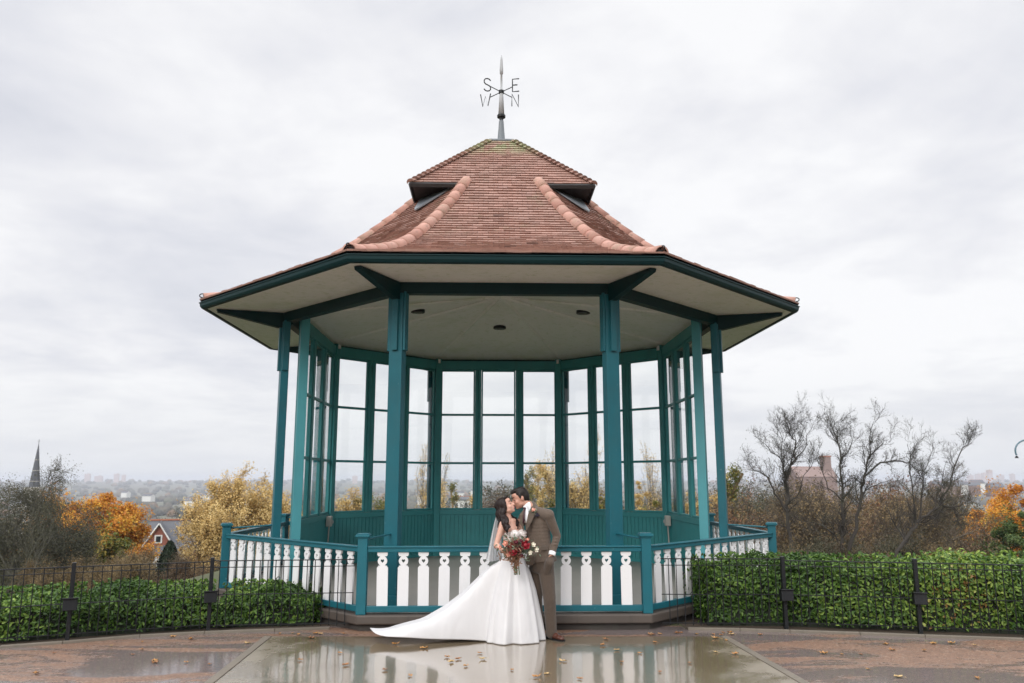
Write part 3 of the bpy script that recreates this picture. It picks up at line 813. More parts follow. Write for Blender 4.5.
def hedge(pts, depth, ht, label, seed, nper=2100):
    """pts: front line; ht: height at each point"""
    rs = np.random.RandomState(seed); h = empty('hedge', (pts[0].x, pts[0].y, 0), 0, label, 'hedge', 'laurel hedges behind the railings'); o0 = np.array([pts[0].x, pts[0].y, 0])
    Cs, Ns = [], []; core = MB()
    for i in range(len(pts)-1):
        a, b = pts[i], pts[i+1]; L = (b-a).length; d = (b-a)/L; nn = Vector((-d.y, d.x, 0))
        for face, area in (('f', L*(ht[i]+ht[i+1])/2), ('t', L*depth), ('b', L*.5*depth)):
            k = int(area*nper*(1 if face != 't' else 1.1)); u = rs.rand(k); hh = ht[i]+(ht[i+1]-ht[i])*u
            base = np.outer(1-u, a[:]) + np.outer(u, b[:])
            lump = .05*np.sin(base[:, 0]*3.1+seed)+.035*np.sin(base[:, 0]*7.7+1)+.02*np.sin(base[:, 0]*17)
            if face == 'f':
                v = rs.rand(k)**.85; w = rs.normal(0, .035, k) + .05*np.sin(v*5+base[:, 0]*2.3)
                rnd_ = np.maximum(0, v-.82)*1.2
                C = base + np.outer(w+rnd_, nn[:]); C[:, 2] = .05+v*(hh+lump-.03); Nn = np.tile(-np.array(nn[:])+np.array([0, 0, .55]), (k, 1))
            elif face == 't':
                w = rs.rand(k); C = base + np.outer(w*depth, nn[:]); C[:, 2] = hh+lump+rs.normal(0, .028, k)+.02*np.sin(w*9+base[:, 0]*4) - .06*(w < .12); Nn = np.tile(np.array([0, -.2, 1.]), (k, 1))
            else:
                w = depth; C = base + np.outer(np.full(k, w)+rs.normal(0, .03, k), nn[:]); C[:, 2] = .1+rs.rand(k)*hh; Nn = np.tile(np.array(nn[:]), (k, 1))
            Cs.append(C); Ns.append(Nn)
        ins = .055
        p = [(a+nn*ins), (b+nn*ins), (b+nn*(depth-ins)), (a+nn*(depth-ins))]
        core.add([(q.x-o0[0], q.y-o0[1], .0) for q in p] + [(q.x-o0[0], q.y-o0[1], (ht[i], ht[i+1], ht[i+1], ht[i])[z]-.10) for z, q in enumerate(p)], [(0,1,5,4), (1,2,6,5), (2,3,7,6), (3,0,4,7), (4,5,6,7)])
    for (e_, hh, sgn) in ((pts[0], ht[0], -1), (pts[-1], ht[-1], 1)):     # the ends
        d = (pts[1]-pts[0]).normalized() if sgn < 0 else (pts[-1]-pts[-2]).normalized(); nn = Vector((-d.y, d.x, 0))
        k = int(depth*hh*nper*1.3); w = rs.rand(k); C = np.array(e_[:]) + np.outer(w*depth, nn[:]) + np.outer(rs.normal(.02, .05, k), (d*sgn)[:]); C[:, 2] = .05+rs.rand(k)*hh
        Cs.append(C); Ns.append(np.tile(np.array((d*sgn)[:])+np.array([0, 0, .3]), (k, 1)))
    C = np.vstack(Cs)-o0; Nn = np.vstack(Ns)
    keep = rs.rand(len(C)) > .03; C = C[keep]; Nn = Nn[keep]
    nsh = int(sum((pts[i+1]-pts[i]).length for i in range(len(pts)-1))*9)
    for q in range(nsh):
        i = rs.randint(0, len(pts)-1); u = rs.rand(); p = pts[i].lerp(pts[i+1], u); d = (pts[i+1]-pts[i]).normalized(); nn = Vector((-d.y, d.x, 0)); w = rs.uniform(.05, depth-.1)
        z0 = ht[i]+(ht[i+1]-ht[i])*u; L = rs.uniform(.05, .15); a0 = p + nn*w - Vector(o0); a0.z = z0-.05; a1 = a0 + Vector((rs.normal(0, .03), rs.normal(0, .03), L+.05))
        core.tube([a0, a1], [.004, .002], 4); k = rs.randint(4, 8)
        C = np.vstack([C, np.array([tuple(a0.lerp(a1, t) + Vector((rs.normal(0, .014), rs.normal(0, .014), 0))) for t in np.linspace(.4, 1.05, k)])]); Nn = np.vstack([Nn, np.tile([0, -.5, .7], (k, 1))])
    core.build('twigs', HCORE, h)  # the shoots plus the dark box that fills the hedge inside
    leaf_mesh('foliage', C, Nn, .062, .029, LAUREL, h, rs=rs)
def off(p, dy): return Vector((p.x, p.y+dy, 0))
hedge([gf(-330, 676, .36), gf(-110, 658, .36), gf(64, 644, .36), gf(206, 634, .34), gf(306, 631, .34)], .95, [.43, .445, .445, .41, .33], 'low laurel hedge behind the railings left of the bandstand', 4)
hedge([gf(716, 631.8, .36), gf(789, 632.2, .36), gf(925, 637, .36), gf(1080, 643, .36), gf(1250, 655, .36)], 1.0, [.74, .755, .765, .83, .85], 'taller laurel hedge behind the railings right of the bandstand', 9)

# fallen leaves on the wet slab and the path
def _fl(n, b):
    oi = n.new('ShaderNodeObjectInfo'); col = n.ramp(oi.outputs['Random'], [(0, (.30, .13, .04)), (.4, (.42, .22, .06)), (.7, (.22, .09, .035)), (1, (.50, .36, .16))])
    n.link(col, b.inputs['Base Color']); b.inputs['Roughness'].default_value = .5
FLM = mat('fallen leaf', _fl)
def fallen():
    out_ = []
    for q in range(4):
        rs = random.Random(q+40); pts = []
        for i in range(16):
            a = 2*math.pi*i/16; r = .030*(1.0 + .42*math.cos(5*a/1+q) * (.6+.4*rs.random())) * (1.25 if i == 0 else 1)
            pts.append((r*math.cos(a), r*.8*math.sin(a), .006+.016*rs.random()*(r/.03)))
        me = bpy.data.meshes.new('fallen_leaf'); me.from_pydata([(0, 0, .004)]+pts+[(-.06, .003, .004), (-.06, -.001, .006)], [], [(0, i+1, (i+1) % 16+1) for i in range(16)] + [(9, 17, 18)]); me.materials.append(FLM); out_.append(me)
    return out_
FL = fallen(); rl = random.Random(11)
def put_leaf(px, py, slab, s=1.):
    p = g(px, py); o = bpy.data.objects.new('fallen_leaf', rl.choice(FL)); COL.objects.link(o)
    o.location = (p.x, p.y, .016 if slab else .008); o.rotation_euler = (0, 0, rl.uniform(0, 6.28)); o.scale = (s, s, s)
    tag(o, 'brown fallen leaf lying on the wet concrete slab' if slab else 'brown fallen leaf lying on the red gravelled path', 'leaf', 'leaves fallen on the slab' if slab else 'leaves fallen on the path')
for px, py in [(447,659),(451,664),(458,661),(480,655),(483,661),(466,668),(346,667),(536,679),(547,676),(563,663),(603,647),(606,641),(622,664),(617,652),(716,654),(735,656),(726,642),(716,640),(311,640),(385,672),(410,678),(660,674),(690,665),(512,672),(580,681),(340,655),(300,662),(640,655),(424,650),(655,644),(395,646)]:
    put_leaf(px, py, True, rl.uniform(.7, 1.3))
for i in range(70):
    px = rl.choice([rl.uniform(0, 265), rl.uniform(725, 1024), rl.uniform(270, 360), rl.uniform(640, 740)]); py = 634+rl.random()**1.6*48
    if px < 365 and px > 265: py = rl.uniform(631.5, 636)
    if 640 <= px <= 740: py = rl.uniform(631.5, 636)
    lim = 634 + max(0, (220-px))/220*16 if px < 300 else 633.5 + max(0, px-740)/284*9
    t = (py-637.5)/45.5
    xl = 272-56*t; xr = 720+77*t
    if py > 637 and xl-6 < px < xr+6: continue
    if py > lim: put_leaf(px, py, False, rl.uniform(.6, 1.3))
# ------------------------------------------------------------------ trees
def bark(name, c, moss=.3):
    def fn(n, b):
        co = n.coord(); a = n.noise(2.5, 6, .7, co)
        col = n.mix(a, [x*.6 for x in c], [x*1.35 for x in c]); col = n.mix(n.math('MULTIPLY', n.ramp(n.noise(1.2, 5, .7, co), [(.5, 0.), (.7, 1.)]), moss), col, (.07, .085, .04))
        n.link(col, b.inputs['Base Color']); b.inputs['Roughness'].default_value = .9
        n.link(n.bump(n.noise(14, 5, .7, co), .6, .02), b.inputs['Normal'])
    return mat(name, fn)
BK_DARK = bark('dark wet bark', (.042, .036, .031)); BK_BROWN = bark('brown bark', (.11, .085, .062)); BK_TAN = bark('tan twig bark', (.20, .145, .07), .1)
BK_GREY = bark('grey olive twigs', (.085, .08, .06), .4)

def branches(rs, H, lv, spread=.8, gn=.12, up=.25, nch=(5, 5, 5, 5), guides=None, ratio=.62, r0=None, env=None, lean=(0, 0), start=.25, fork=1, droop=0., taper=.55, l0=None, wig=.18, rmin=.006):
    """returns list of (points, radii, level)"""
    out = []; r0 = r0 or H*.015
    def grow(p, d, L, r, l):
        ns = (10, 6, 5, 4, 3)[min(l, 4)]; pts = [p]; ds = [d]; 
        for i in range(ns):
            k = (up if l < 2 else up*.6)
            d = Vector((d.x + rs.gauss(0, wig), d.y + rs.gauss(0, wig), d.z + rs.gauss(0, wig*.7) + k*.35 - droop*(l/3)*(i/ns)*.8)).normalized()
            q_ = p + d*(L/ns)
            if env and i > 0 and l > 0:
                if (q_.x/env[0])**2 + (q_.y/env[0])**2 + ((q_.z-env[1])/env[2])**2 > 1.0: break
            p = q_; pts.append(p); ds.append(d)
        if len(pts)-1 < ns:
            ns = len(pts)-1; taper_ = .12
        else: taper_ = taper
        if l < 2: taper_ = min(taper_, .2)
        rr_ = [max(rmin*.6, r*(1-(1-taper_)*i/ns)) for i in range(ns+1)]
        out.append((pts, rr_, l))
        if l >= lv: return
        nc = nch[min(l, len(nch)-1)]
        for c in range(nc):
            t = start + (1-start)*(c+rs.random())/nc if l == 0 else .15+.85*(c+rs.random())/nc
            f = t*ns; i = min(int(f), ns-1); q = pts[i].lerp(pts[i+1], f-i); dd = ds[min(i+1, ns)]
            a = rs.uniform(0, 2*math.pi); perp = dd.orthogonal().normalized(); perp.rotate(Matrix.Rotation(a, 3, dd))
            an = spread*rs.uniform(.6, 1.25)
            nd = (dd*math.cos(an) + perp*math.sin(an)).normalized()
            if l == 0: nd.z = max(nd.z, -.05)
            LL = L*ratio*rs.uniform(.65, 1.2)*(1.15-.45*t if l == 0 else 1.05-.35*t)
            grow(q, nd, LL, max(rmin, rr_[i]*rs.uniform(.42, .62)), l+1)
    for gp, ra, rb_ in (guides or []):
        L_ = sum((gp[i+1]-gp[i]).length for i in range(len(gp)-1)); npt = len(gp)
        fine_ = []
        for i in range(npt-1):
            for j in range(3): fine_.append(gp[i].lerp(gp[i+1], j/3) + Vector((rs.gauss(0, .03), rs.gauss(0, .05), rs.gauss(0, .03)))*(i+j > 0))
        fine_.append(gp[-1]); rr_ = [ra+(rb_-ra)*i/(len(fine_)-1) for i in range(len(fine_))]; out.append((fine_, rr_, 0))
        for c in range(int(L_*nch[0])):
            t = .18+.82*rs.random(); f = t*(len(fine_)-1); i = min(int(f), len(fine_)-2); q = fine_[i].lerp(fine_[i+1], f-i); dd = (fine_[i+1]-fine_[i]).normalized()
            perp = dd.orthogonal().normalized(); perp.rotate(Matrix.Rotation(rs.uniform(0, 6.283), 3, dd)); an = spread*rs.uniform(.6, 1.3)
            grow(q, (dd*math.cos(an)+perp*math.sin(an)).normalized(), (l0 or 1.1)*rs.uniform(.5, 1.25), max(rmin, min(rr_[i]*.5, .03)), 1)
    for k in range(0 if guides else fork):
        d = Vector((lean[0] + (rs.uniform(-.4, .4) if fork > 1 else 0), lean[1] + (rs.uniform(-.3, .3) if fork > 1 else 0), 1)).normalized()
        grow(Vector((0, 0, -.4)), d, l0 or H*.62, r0*(.8 if fork > 1 else 1), 0)
    return out

def sticks(br, lo, hi, sides=None):
    V = []; Fq = []; n0 = 0
    for pts, rr_, l in br:
        if not lo <= l <= hi: continue
        n_ = (8, 6, 4, 3, 3)[min(l, 4)]
        m = MB(); m.tube(pts, rr_, n_, caps=False)
        V += m.v; Fq += [tuple(i+n0 for i in f) for f in m.f]; n0 += len(m.v)
    return np.array([tuple(v) for v in V]), np.array(Fq)

def tree(name, base, H, rs_seed, label, cat='tree', group=None, bk=None, leaf=None, leafn=0, leafsz=.15, lv=3, clumps=.22, leaf_from=2, trunk_lv=1, halfw=None, shell=.6, nclump=70, csz=.16, zlow=.12, **kw):
    if halfw:
        kw['env'] = (halfw, H*(1+zlow)/2, H*(1-zlow)/2)
    rs = random.Random(rs_seed); br = branches(rs, H, lv, **kw)
    root = empty(name, base, 0, label, cat, group)
    # scale so that the crown reaches H
    top = max(p.z for pts, _, _ in br for p in pts); s = 1. if kw.get('guides') or (halfw and top > H*.9) else H/top
    br = [([p*s for p in pts], [r*s for r in rr_], l) for pts, rr_, l in br]
    V, Fq = sticks(br, 0, trunk_lv); np_mesh('trunk', V, Fq, bk, root, sm=True)
    c = None
    if lv > trunk_lv:
        V, Fq = sticks(br, trunk_lv+1, lv); c = np_mesh('crown', V, Fq, bk, root)
    if leafn:
        nr = np.random.RandomState(rs_seed); P = np.array([tuple(pts[i]) for pts, _, l in br if l >= leaf_from for i in range(1, len(pts))])
        C = P[nr.randint(0, len(P), leafn)] + nr.normal(0, clumps, (leafn, 3))
        if halfw:
            u_ = nr.normal(0, 1, (nclump, 3)); u_ /= np.linalg.norm(u_, axis=1, keepdims=True); u_ *= (nr.uniform(.45, 1., (nclump, 1)))**.6
            u_ *= 1 - csz*.7
            cc = u_*[halfw, halfw, H*(1-zlow)/2] + [0, 0, H*(1+zlow)/2]; sz = nr.uniform(.55, 1.3, nclump)*csz*halfw*1.3
            k_ = int(leafn*shell); pick = nr.randint(0, nclump, k_); v_ = nr.normal(0, 1, (k_, 3)); v_ /= np.linalg.norm(v_, axis=1, keepdims=True); v_ *= nr.uniform(.3, 1.15, (k_, 1))
            C[:k_] = cc[pick] + v_*sz[pick][:, None]*[1, 1, .75]
        cen = C.mean(0); Nn = (C-cen); Nn /= np.linalg.norm(Nn, axis=1, keepdims=True)+1e-6; Nn[:, 2] += .5
        leaf_mesh('foliage' if c is None else 'leaves', C, Nn, leafsz, leafsz*.62, leaf, c or root, rs=nr, jit=1.4)
    return root

L_OR = leafmat('orange autumn leaf', [(0, (.22, .08, .015)), (.3, (.50, .19, .022)), (.55, (.66, .31, .035)), (.8, (.66, .42, .06)), (1, (.42, .36, .07))], .6, .3, .3)
L_YG = leafmat('yellowing green leaf', [(0, (.06, .08, .015)), (.4, (.13, .16, .03)), (.7, (.30, .24, .04)), (1, (.48, .26, .04))], .6, .3, .3)
L_GD = leafmat('golden willow leaf', [(0, (.36, .24, .08)), (.4, (.60, .43, .17)), (.75, (.74, .57, .27)), (1, (.66, .56, .28))], .6, .3, .3)
L_OL = leafmat('dull olive leaf', [(0, (.04, .043, .028)), (.5, (.075, .075, .045)), (.88, (.12, .11, .06)), (1, (.24, .15, .05))], .7, .2, .3)
L_GN = leafmat('mid green leaf', [(0, (.03, .06, .018)), (.5, (.07, .12, .03)), (1, (.16, .18, .05))], .6, .25, .3)
L_RU = leafmat('russet leaf', [(0, (.08, .038, .025)), (.5, (.19, .085, .042)), (.8, (.30, .14, .06)), (1, (.22, .15, .08))], .7, .2, .3)
L_BR = leafmat('brown thicket leaf', [(0, (.05, .036, .025)), (.5, (.105, .075, .048)), (.8, (.19, .115, .06)), (1, (.16, .13, .065))], .7, .2, .3)
L_OCH = leafmat('ochre thicket leaf', [(0, (.09, .065, .035)), (.5, (.18, .13, .065)), (1, (.30, .21, .09))], .7, .2, .3)
L_CON = leafmat('dark conifer spray', [(0, (.008, .016, .009)), (1, (.022, .036, .016))], .7, .05, .3)

def spot(px, Y):
    p = at(px, 480, Y); return Vector((p.x, Y, float(terr(p.x, Y))))
def htop(px, py, Y): return at(px, py, Y).z - float(terr(at(px, py, Y).x, Y))

# left of the bandstand
def pw(npx, Y): return npx/F_PX*Y
BARE = dict(lv=4, nch=(11, 7, 6, 5), rmin=.006)
b = spot(20, 44); tree('bare_tree', b, htop(20, 465, 44), 3, 'broad dark bare tree with drooping twigs at the left edge below the church spire', bk=BK_GREY, leaf=L_OL, leafn=85000, leafsz=.08, lv=4, nch=(15, 9, 7, 6), spread=.95, up=.12, droop=.4, ratio=.62, start=.08, clumps=.22, rmin=.007, halfw=pw(66, 44), shell=.5, csz=.22)
b = spot(-6, 40); tree('bare_tree', b, htop(-6, 452, 40), 8, 'taller twiggy bare tree cut by the left edge', bk=BK_GREY, leaf=L_OL, leafn=7000, leafsz=.075, lv=4, nch=(11, 7, 6, 5), spread=.7, up=.4, ratio=.6, start=.15, clumps=.2, rmin=.007, halfw=pw(50, 40), shell=.1)
b = spot(106, 62); tree('autumn_tree', b, htop(100, 486, 62), 5, 'round orange autumn tree left of the brick house', bk=BK_DARK, leaf=L_OR, leafn=75000, leafsz=.20, nclump=190, lv=3, nch=(12, 8, 7), spread=.95, up=.25, ratio=.58, start=.12, clumps=.34, halfw=pw(56, 62), shell=.92, csz=.15)
b = spot(76, 64); tree('autumn_tree', b, htop(76, 491, 64), 19, 'orange autumn tree half hidden by the dark bare tree', bk=BK_DARK, leaf=L_OR, leafn=34000, leafsz=.20, lv=3, nch=(12, 8, 7), spread=.95, up=.25, ratio=.58, start=.12, clumps=.34, halfw=pw(32, 64), shell=.92, csz=.15, nclump=120)
b = spot(114, 58); tree('autumn_tree', b, htop(114, 508, 58), 17, 'smaller yellow green autumn tree close to the brick house', bk=BK_DARK, leaf=L_YG, leafn=9000, leafsz=.24, lv=3, nch=(10, 7, 7), spread=.95, up=.25, ratio=.55, start=.12, clumps=.3, halfw=pw(24, 58), shell=.7, csz=.25)
b = spot(240, 52); tree('willow_tree', b, htop(240, 462, 52), 6, 'golden willow behind the left side of the bandstand', bk=BK_TAN, leaf=L_GD, leafn=42000, leafsz=.13, lv=4, nch=(16, 8, 6, 4), spread=.45, up=.6, ratio=.5, start=.05, clumps=.16, rmin=.010, halfw=pw(54, 52), shell=.35, csz=.16, nclump=120)
b = spot(205, 54); tree('willow_tree', b, htop(205, 492, 54), 26, 'lower golden willow nearest the brick house', bk=BK_TAN, leaf=L_GD, leafn=18000, leafsz=.13, lv=4, nch=(14, 8, 6, 4), spread=.45, up=.6, ratio=.5, start=.05, clumps=.16, rmin=.010, halfw=pw(28, 54), shell=.35, csz=.16)
b = spot(284, 56); tree('willow_tree', b, htop(284, 476, 56), 16, 'golden willow seen between the left posts of the bandstand', bk=BK_TAN, leaf=L_GD, leafn=24000, leafsz=.14, lv=4, nch=(14, 8, 6, 4), spread=.45, up=.6, ratio=.5, start=.05, clumps=.16, rmin=.010, halfw=pw(34, 56), shell=.35, csz=.16)
# dark conifer in front of the brick house
def conifer(px, py, Y, label, seed):
    b = spot(px, Y); H = htop(px, py, Y); r = empty('conifer', b, 0, label, 'tree'); m = MB()
    m.tube([(0, 0, -.3), (0, 0, H*.9)], [.12, .03], 6); m.build('trunk', BK_DARK, r)
    rs = np.random.RandomState(seed); k = 14000; z = rs.rand(k)**1.3; a = rs.rand(k)*6.283; rad_ = (1-z)**.55*(.62+.08*np.sin(a*3+z*12)+.05*np.sin(a*7))*rs.uniform(.55, 1, k)
    C = np.stack([rad_*np.cos(a)*H*.36, rad_*np.sin(a)*H*.36, z*H], 1); Nn = np.stack([np.cos(a), np.sin(a), np.full(k, .6)], 1)
    leaf_mesh('crown', C, Nn, .14, .05, L_CON, r, rs=rs)
conifer(175, 541, 34, 'dark narrow conifer in front of the brick house', 2)

# seen through the screens
def poplar(px, py, Y, label, seed, leafn=1500, lf=None, grp=None):
    b = spot(px, Y); return tree('poplar_tree', b, htop(px, py, Y), seed, label, group=grp, bk=BK_BROWN, leaf=lf or L_GD, leafn=leafn, leafsz=.15, lv=3, nch=(60, 6, 5), spread=.40, up=.8, ratio=.24, start=.05, clumps=.18, l0=20., r0=.11, rmin=.010, wig=.05)
poplar(423, 441, 95, 'tall thin poplar seen through the screen left of the centre bay', 21, 5000)
poplar(446, 436, 92, 'bare poplar seen through the left window of the centre bay', 22, 1200)
poplar(547, 443, 95, 'thin poplar seen through the right window of the centre bay', 23, 3000)
poplar(575, 424, 88, 'tallest poplar, seen through the screen right of the centre bay', 24, 2600)
poplar(585, 446, 92, 'shorter poplar beside the tallest one', 25, 2600)
poplar(648, 440, 85, 'poplar seen through the window next to the right end screen', 26, 3500)
for i, (px, py, Y, lab) in enumerate([(350, 487, 70, 'golden brown tree seen low in the second screen from the left'), (385, 492, 74, 'small golden brown tree behind the left front column'), (428, 478, 80, 'golden tree at the foot of the thin poplar'), (450, 484, 84, 'pale green and gold tree left of the white building'),
      (540, 472, 80, 'yellow tree behind the groom, seen through the centre bay'), (556, 468, 78, 'yellow tree behind the post right of the centre bay'), (582, 466, 76, 'olive yellow tree seen through the screen right of centre'), (603, 474, 72, 'olive yellow tree behind the right front column'), (640, 462, 66, 'golden tree seen through the right back screen'), (660, 470, 64, 'golden tree at the right corner of the back screen'), (690, 476, 60, 'golden brown tree seen through the right end screen')]):
    b = spot(px, Y); tree('willow_tree', b, htop(px, py, Y), 60+i, lab, bk=BK_TAN, leaf=(L_GD, L_YG)[i % 2], leafn=13000, leafsz=.17, lv=3, nch=(14, 8, 6), spread=.5, up=.55, ratio=.45, start=.05, clumps=.2, rmin=.012, halfw=pw(13, Y), shell=.5, csz=.22)
b = spot(503, 190); tree('bare_tree', b, htop(503, 474, 190), 31, 'rounded grey tree far behind the bride, seen through the centre window', bk=BK_GREY, leaf=L_OL, leafn=9000, leafsz=.5, lv=3, nch=(12, 7, 6), spread=.95, ratio=.55, start=.15, clumps=.6, l0=9, rmin=.03)
b = spot(486, 175); tree('bare_tree', b, htop(486, 484, 175), 32, 'smaller grey tree far behind the bride', bk=BK_GREY, leaf=L_OL, leafn=6000, leafsz=.5, lv=3, nch=(12, 7, 6), spread=.95, ratio=.55, start=.15, clumps=.6, l0=8, rmin=.03)

# right of the bandstand
def guided(label, Y, seed, limbs, bk=BK_DARK, leafn=900, lf=L_OL, n1=3.8, l0=.95, **kw):
    """a bare tree whose main limbs follow the ones in the photograph; twigs grow from them"""
    rg_ = random.Random(seed); p0 = limbs[0][0][0]; w0 = at(p0[0], p0[1], Y); b = Vector((w0.x, Y, float(terr(w0.x, Y)))); gd = []
    for n_, (pts, ra, rb_) in enumerate(limbs):
        ph = rg_.uniform(-1, 1)*.55*(n_ > 0); P_ = [at(x, y, Y + (ph*i*.45)) - b for i, (x, y) in enumerate(pts)]
        if n_ == 0: P_ = [Vector((P_[0].x, 0, -.3))] + P_
        gd.append((P_, ra, rb_))
    gd = [(P_, ra*.60, rb_*.6) for P_, ra, rb_ in gd]
    return tree('bare_tree', b, 5, seed, label, bk=bk, leaf=lf, leafn=leafn, leafsz=.055, leaf_from=2, clumps=.08, lv=3, nch=(n1, 7, 6), spread=.7, up=.35, ratio=.6, rmin=.0042, wig=.22, l0=l0, guides=gd, trunk_lv=0, **kw)
guided('tall bare tree with forked twigs just right of the bandstand', 37, 45, [
    ([(791, 545), (787, 512), (788, 494), (786, 477), (795, 459), (795, 442), (789, 432), (792, 418)], .17, .02),
    ([(787, 512), (775, 494), (768, 477), (760, 472), (745, 469)], .09, .015), ([(788, 494), (783, 470), (780, 459), (768, 447), (758, 438)], .07, .012),
    ([(787, 505), (800, 492), (804, 477), (812, 466)], .06, .012), ([(786, 477), (781, 455), (783, 438), (776, 424)], .05, .01), ([(795, 459), (806, 448), (808, 436), (813, 424)], .045, .01)])
guided('forked dark bare tree in the middle of the right hand trees', 35, 47, [
    ([(842, 552), (843, 536), (843, 501), (841, 477), (840, 447), (835, 433), (833, 427)], .15, .02),
    ([(849, 550), (857, 517), (862, 494), (864, 477), (869, 459), (869, 440), (873, 424)], .14, .02), ([(864, 477), (880, 463), (902, 460), (912, 465), (919, 474)], .08, .02),
    ([(841, 545), (833, 533), (822, 525), (808, 522)], .07, .015), ([(843, 501), (828, 488), (822, 470), (818, 450)], .06, .01), ([(862, 494), (878, 484), (890, 480)], .05, .01), ([(869, 459), (881, 446), (885, 436)], .05, .01), ([(840, 462), (850, 448), (854, 436)], .05, .01)], leafn=1800)
guided('leaning bare tree with its limbs arching to the right', 34, 52, [
    ([(897, 552), (911, 533), (916, 522), (927, 515), (941, 505), (953, 508), (958, 516)], .16, .03),
    ([(916, 522), (913, 494), (909, 459), (907, 444)], .07, .01), ([(920, 518), (922, 490), (923, 475), (934, 447)], .07, .01), ([(941, 505), (951, 477), (963, 447), (972, 442)], .07, .012), ([(905, 540), (892, 520), (884, 500)], .06, .012), ([(930, 514), (940, 490), (946, 462)], .05, .01)], n1=3.6)
guided('low bare tree left of the orange tree', 40, 58, [([(950, 552), (952, 530), (946, 510), (950, 492), (956, 474)], .08, .012), ([(952, 530), (964, 512), (972, 496)], .06, .01), ([(951, 535), (938, 522), (930, 508)], .05, .01), ([(952, 540), (970, 532), (984, 526)], .05, .01)], bk=BK_BROWN, leafn=2500)
b = spot(742, 45); tree('bare_tree', b, htop(742, 462, 45), 59, 'brown bare tree touching the right side of the bandstand', bk=BK_BROWN, lv=4, nch=(11, 7, 6, 5), spread=.7, up=.3, ratio=.6, start=.15, r0=.10, rmin=.006, leaf=L_RU, leafn=4500, leafsz=.09, clumps=.15, halfw=pw(38, 45), shell=.1)
b = spot(1012, 62); tree('autumn_tree', b, htop(1012, 479, 62), 71, 'bright orange autumn tree at the right edge', bk=BK_DARK, leaf=L_OR, leafn=50000, leafsz=.20, nclump=160, lv=3, nch=(12, 8, 7), spread=.95, up=.25, ratio=.56, start=.12, clumps=.34, halfw=pw(52, 62), shell=.92, csz=.15)
b = spot(1018, 50); tree('green_tree', b, htop(1018, 503, 50), 73, 'round green tree in front of the orange one at the right edge', bk=BK_DARK, leaf=L_GN, leafn=32000, leafsz=.15, nclump=140, lv=3, nch=(11, 8, 7), spread=.95, up=.25, ratio=.5, start=.12, clumps=.3, halfw=pw(36, 50), shell=.9, csz=.15)
b = spot(1070, 52); tree('autumn_tree', b, htop(1070, 488, 52), 74, 'orange autumn tree outside the right edge', bk=BK_DARK, leaf=L_OR, leafn=12000, leafsz=.24, lv=3, nch=(11, 8, 7), spread=.95, up=.25, ratio=.5, start=.12, clumps=.3, halfw=pw(36, 52), shell=.75, csz=.2)
# the thicket behind the right hedge: three kinds, copied
protos = []
for i, (bk_, lf, n_) in enumerate([(BK_BROWN, L_BR, 22000), (BK_BROWN, L_RU, 20000), (BK_GREY, L_OL, 20000), (BK_BROWN, L_OCH, 16000), (BK_BROWN, L_OCH, 3500)]):
    kind = ('brown', 'russet', 'olive', 'ochre', 'pale brown nearly leafless')[i]
    r = tree('thicket_tree', (0, 0, 0), 8., 80+i, kind+' bushy tree in the wooded slope below the bandstand', group='trees of the wooded slope', bk=bk_, leaf=lf, leafn=n_, leafsz=.095, lv=3, nch=(22, 11, 9), spread=.7, up=.45, ratio=.5, start=.05, clumps=.2, rmin=.008, r0=.07, halfw=2.6, shell=.3, csz=.2)
    protos.append(r)
def copy_tree(o, parent=None):
    c = o.copy(); COL.objects.link(c)
    if parent is not None: c.parent = parent
    for ch in o.children: copy_tree(ch, c)
    return c
rb = random.Random(5); used = set()
spots = []
for px in range(735, 962, 12): spots.append((px+rb.uniform(-5, 5), rb.uniform(505, 522), rb.uniform(48, 58), rb.choice((0, 0, 1, 1, 3))))
for px in range(730, 965, 15): spots.append((px+rb.uniform(-6, 6), rb.uniform(484, 497) if px > 945 else rb.uniform(476, 492), rb.uniform(72, 95), rb.choice((0, 1, 2, 3))))
for px in range(725, 966, 14): spots.append((px+rb.uniform(-6, 6), rb.uniform(530, 545), rb.uniform(33, 38), rb.choice((0, 2, 3))))
for px in list(range(-20, 190, 24)): spots.append((px+rb.uniform(-6, 6), rb.uniform(548, 560), rb.uniform(46, 56), rb.choice((0, 2, 3))))
for px in list(range(196, 330, 22)): spots.append((px+rb.uniform(-6, 6), rb.uniform(530, 550), rb.uniform(45, 60), rb.choice((3, 3, 0))))
for px in list(range(200, 480, 30)): spots.append((px+rb.uniform(-6, 6), rb.uniform(497, 503), rb.uniform(120, 150), rb.choice((0, 2, 3))))
for px in list(range(530, 720, 24)): spots.append((px+rb.uniform(-6, 6), rb.uniform(480, 492), rb.uniform(100, 130), rb.choice((0, 2, 3, 1))))
for px in [60, 80, 98, 116, 132, 186, 200, 214, 228, 244, 262, 280, 300, 320]: spots.append((px+rb.uniform(-4, 4), rb.uniform(550, 561), rb.uniform(22, 30), rb.choice((3, 0, 3, 2))))
for px, py in [(752, 480), (774, 468), (803, 472), (822, 464), (848, 468), (868, 476), (893, 472), (918, 470), (942, 478)]: spots.append((px+rb.uniform(-4, 4), py+rb.uniform(0, 8), rb.uniform(42, 56), 4))
for px, py, Y, k in spots:
    o = protos[k] if k not in used else copy_tree(protos[k]); used.add(k)
    b = spot(px, Y); s = max(.35, htop(px, py, Y)/8.); o.location = b; o.scale = (s*.95, s*.95, s); o.rotation_euler.z = rb.uniform(0, 6.28)

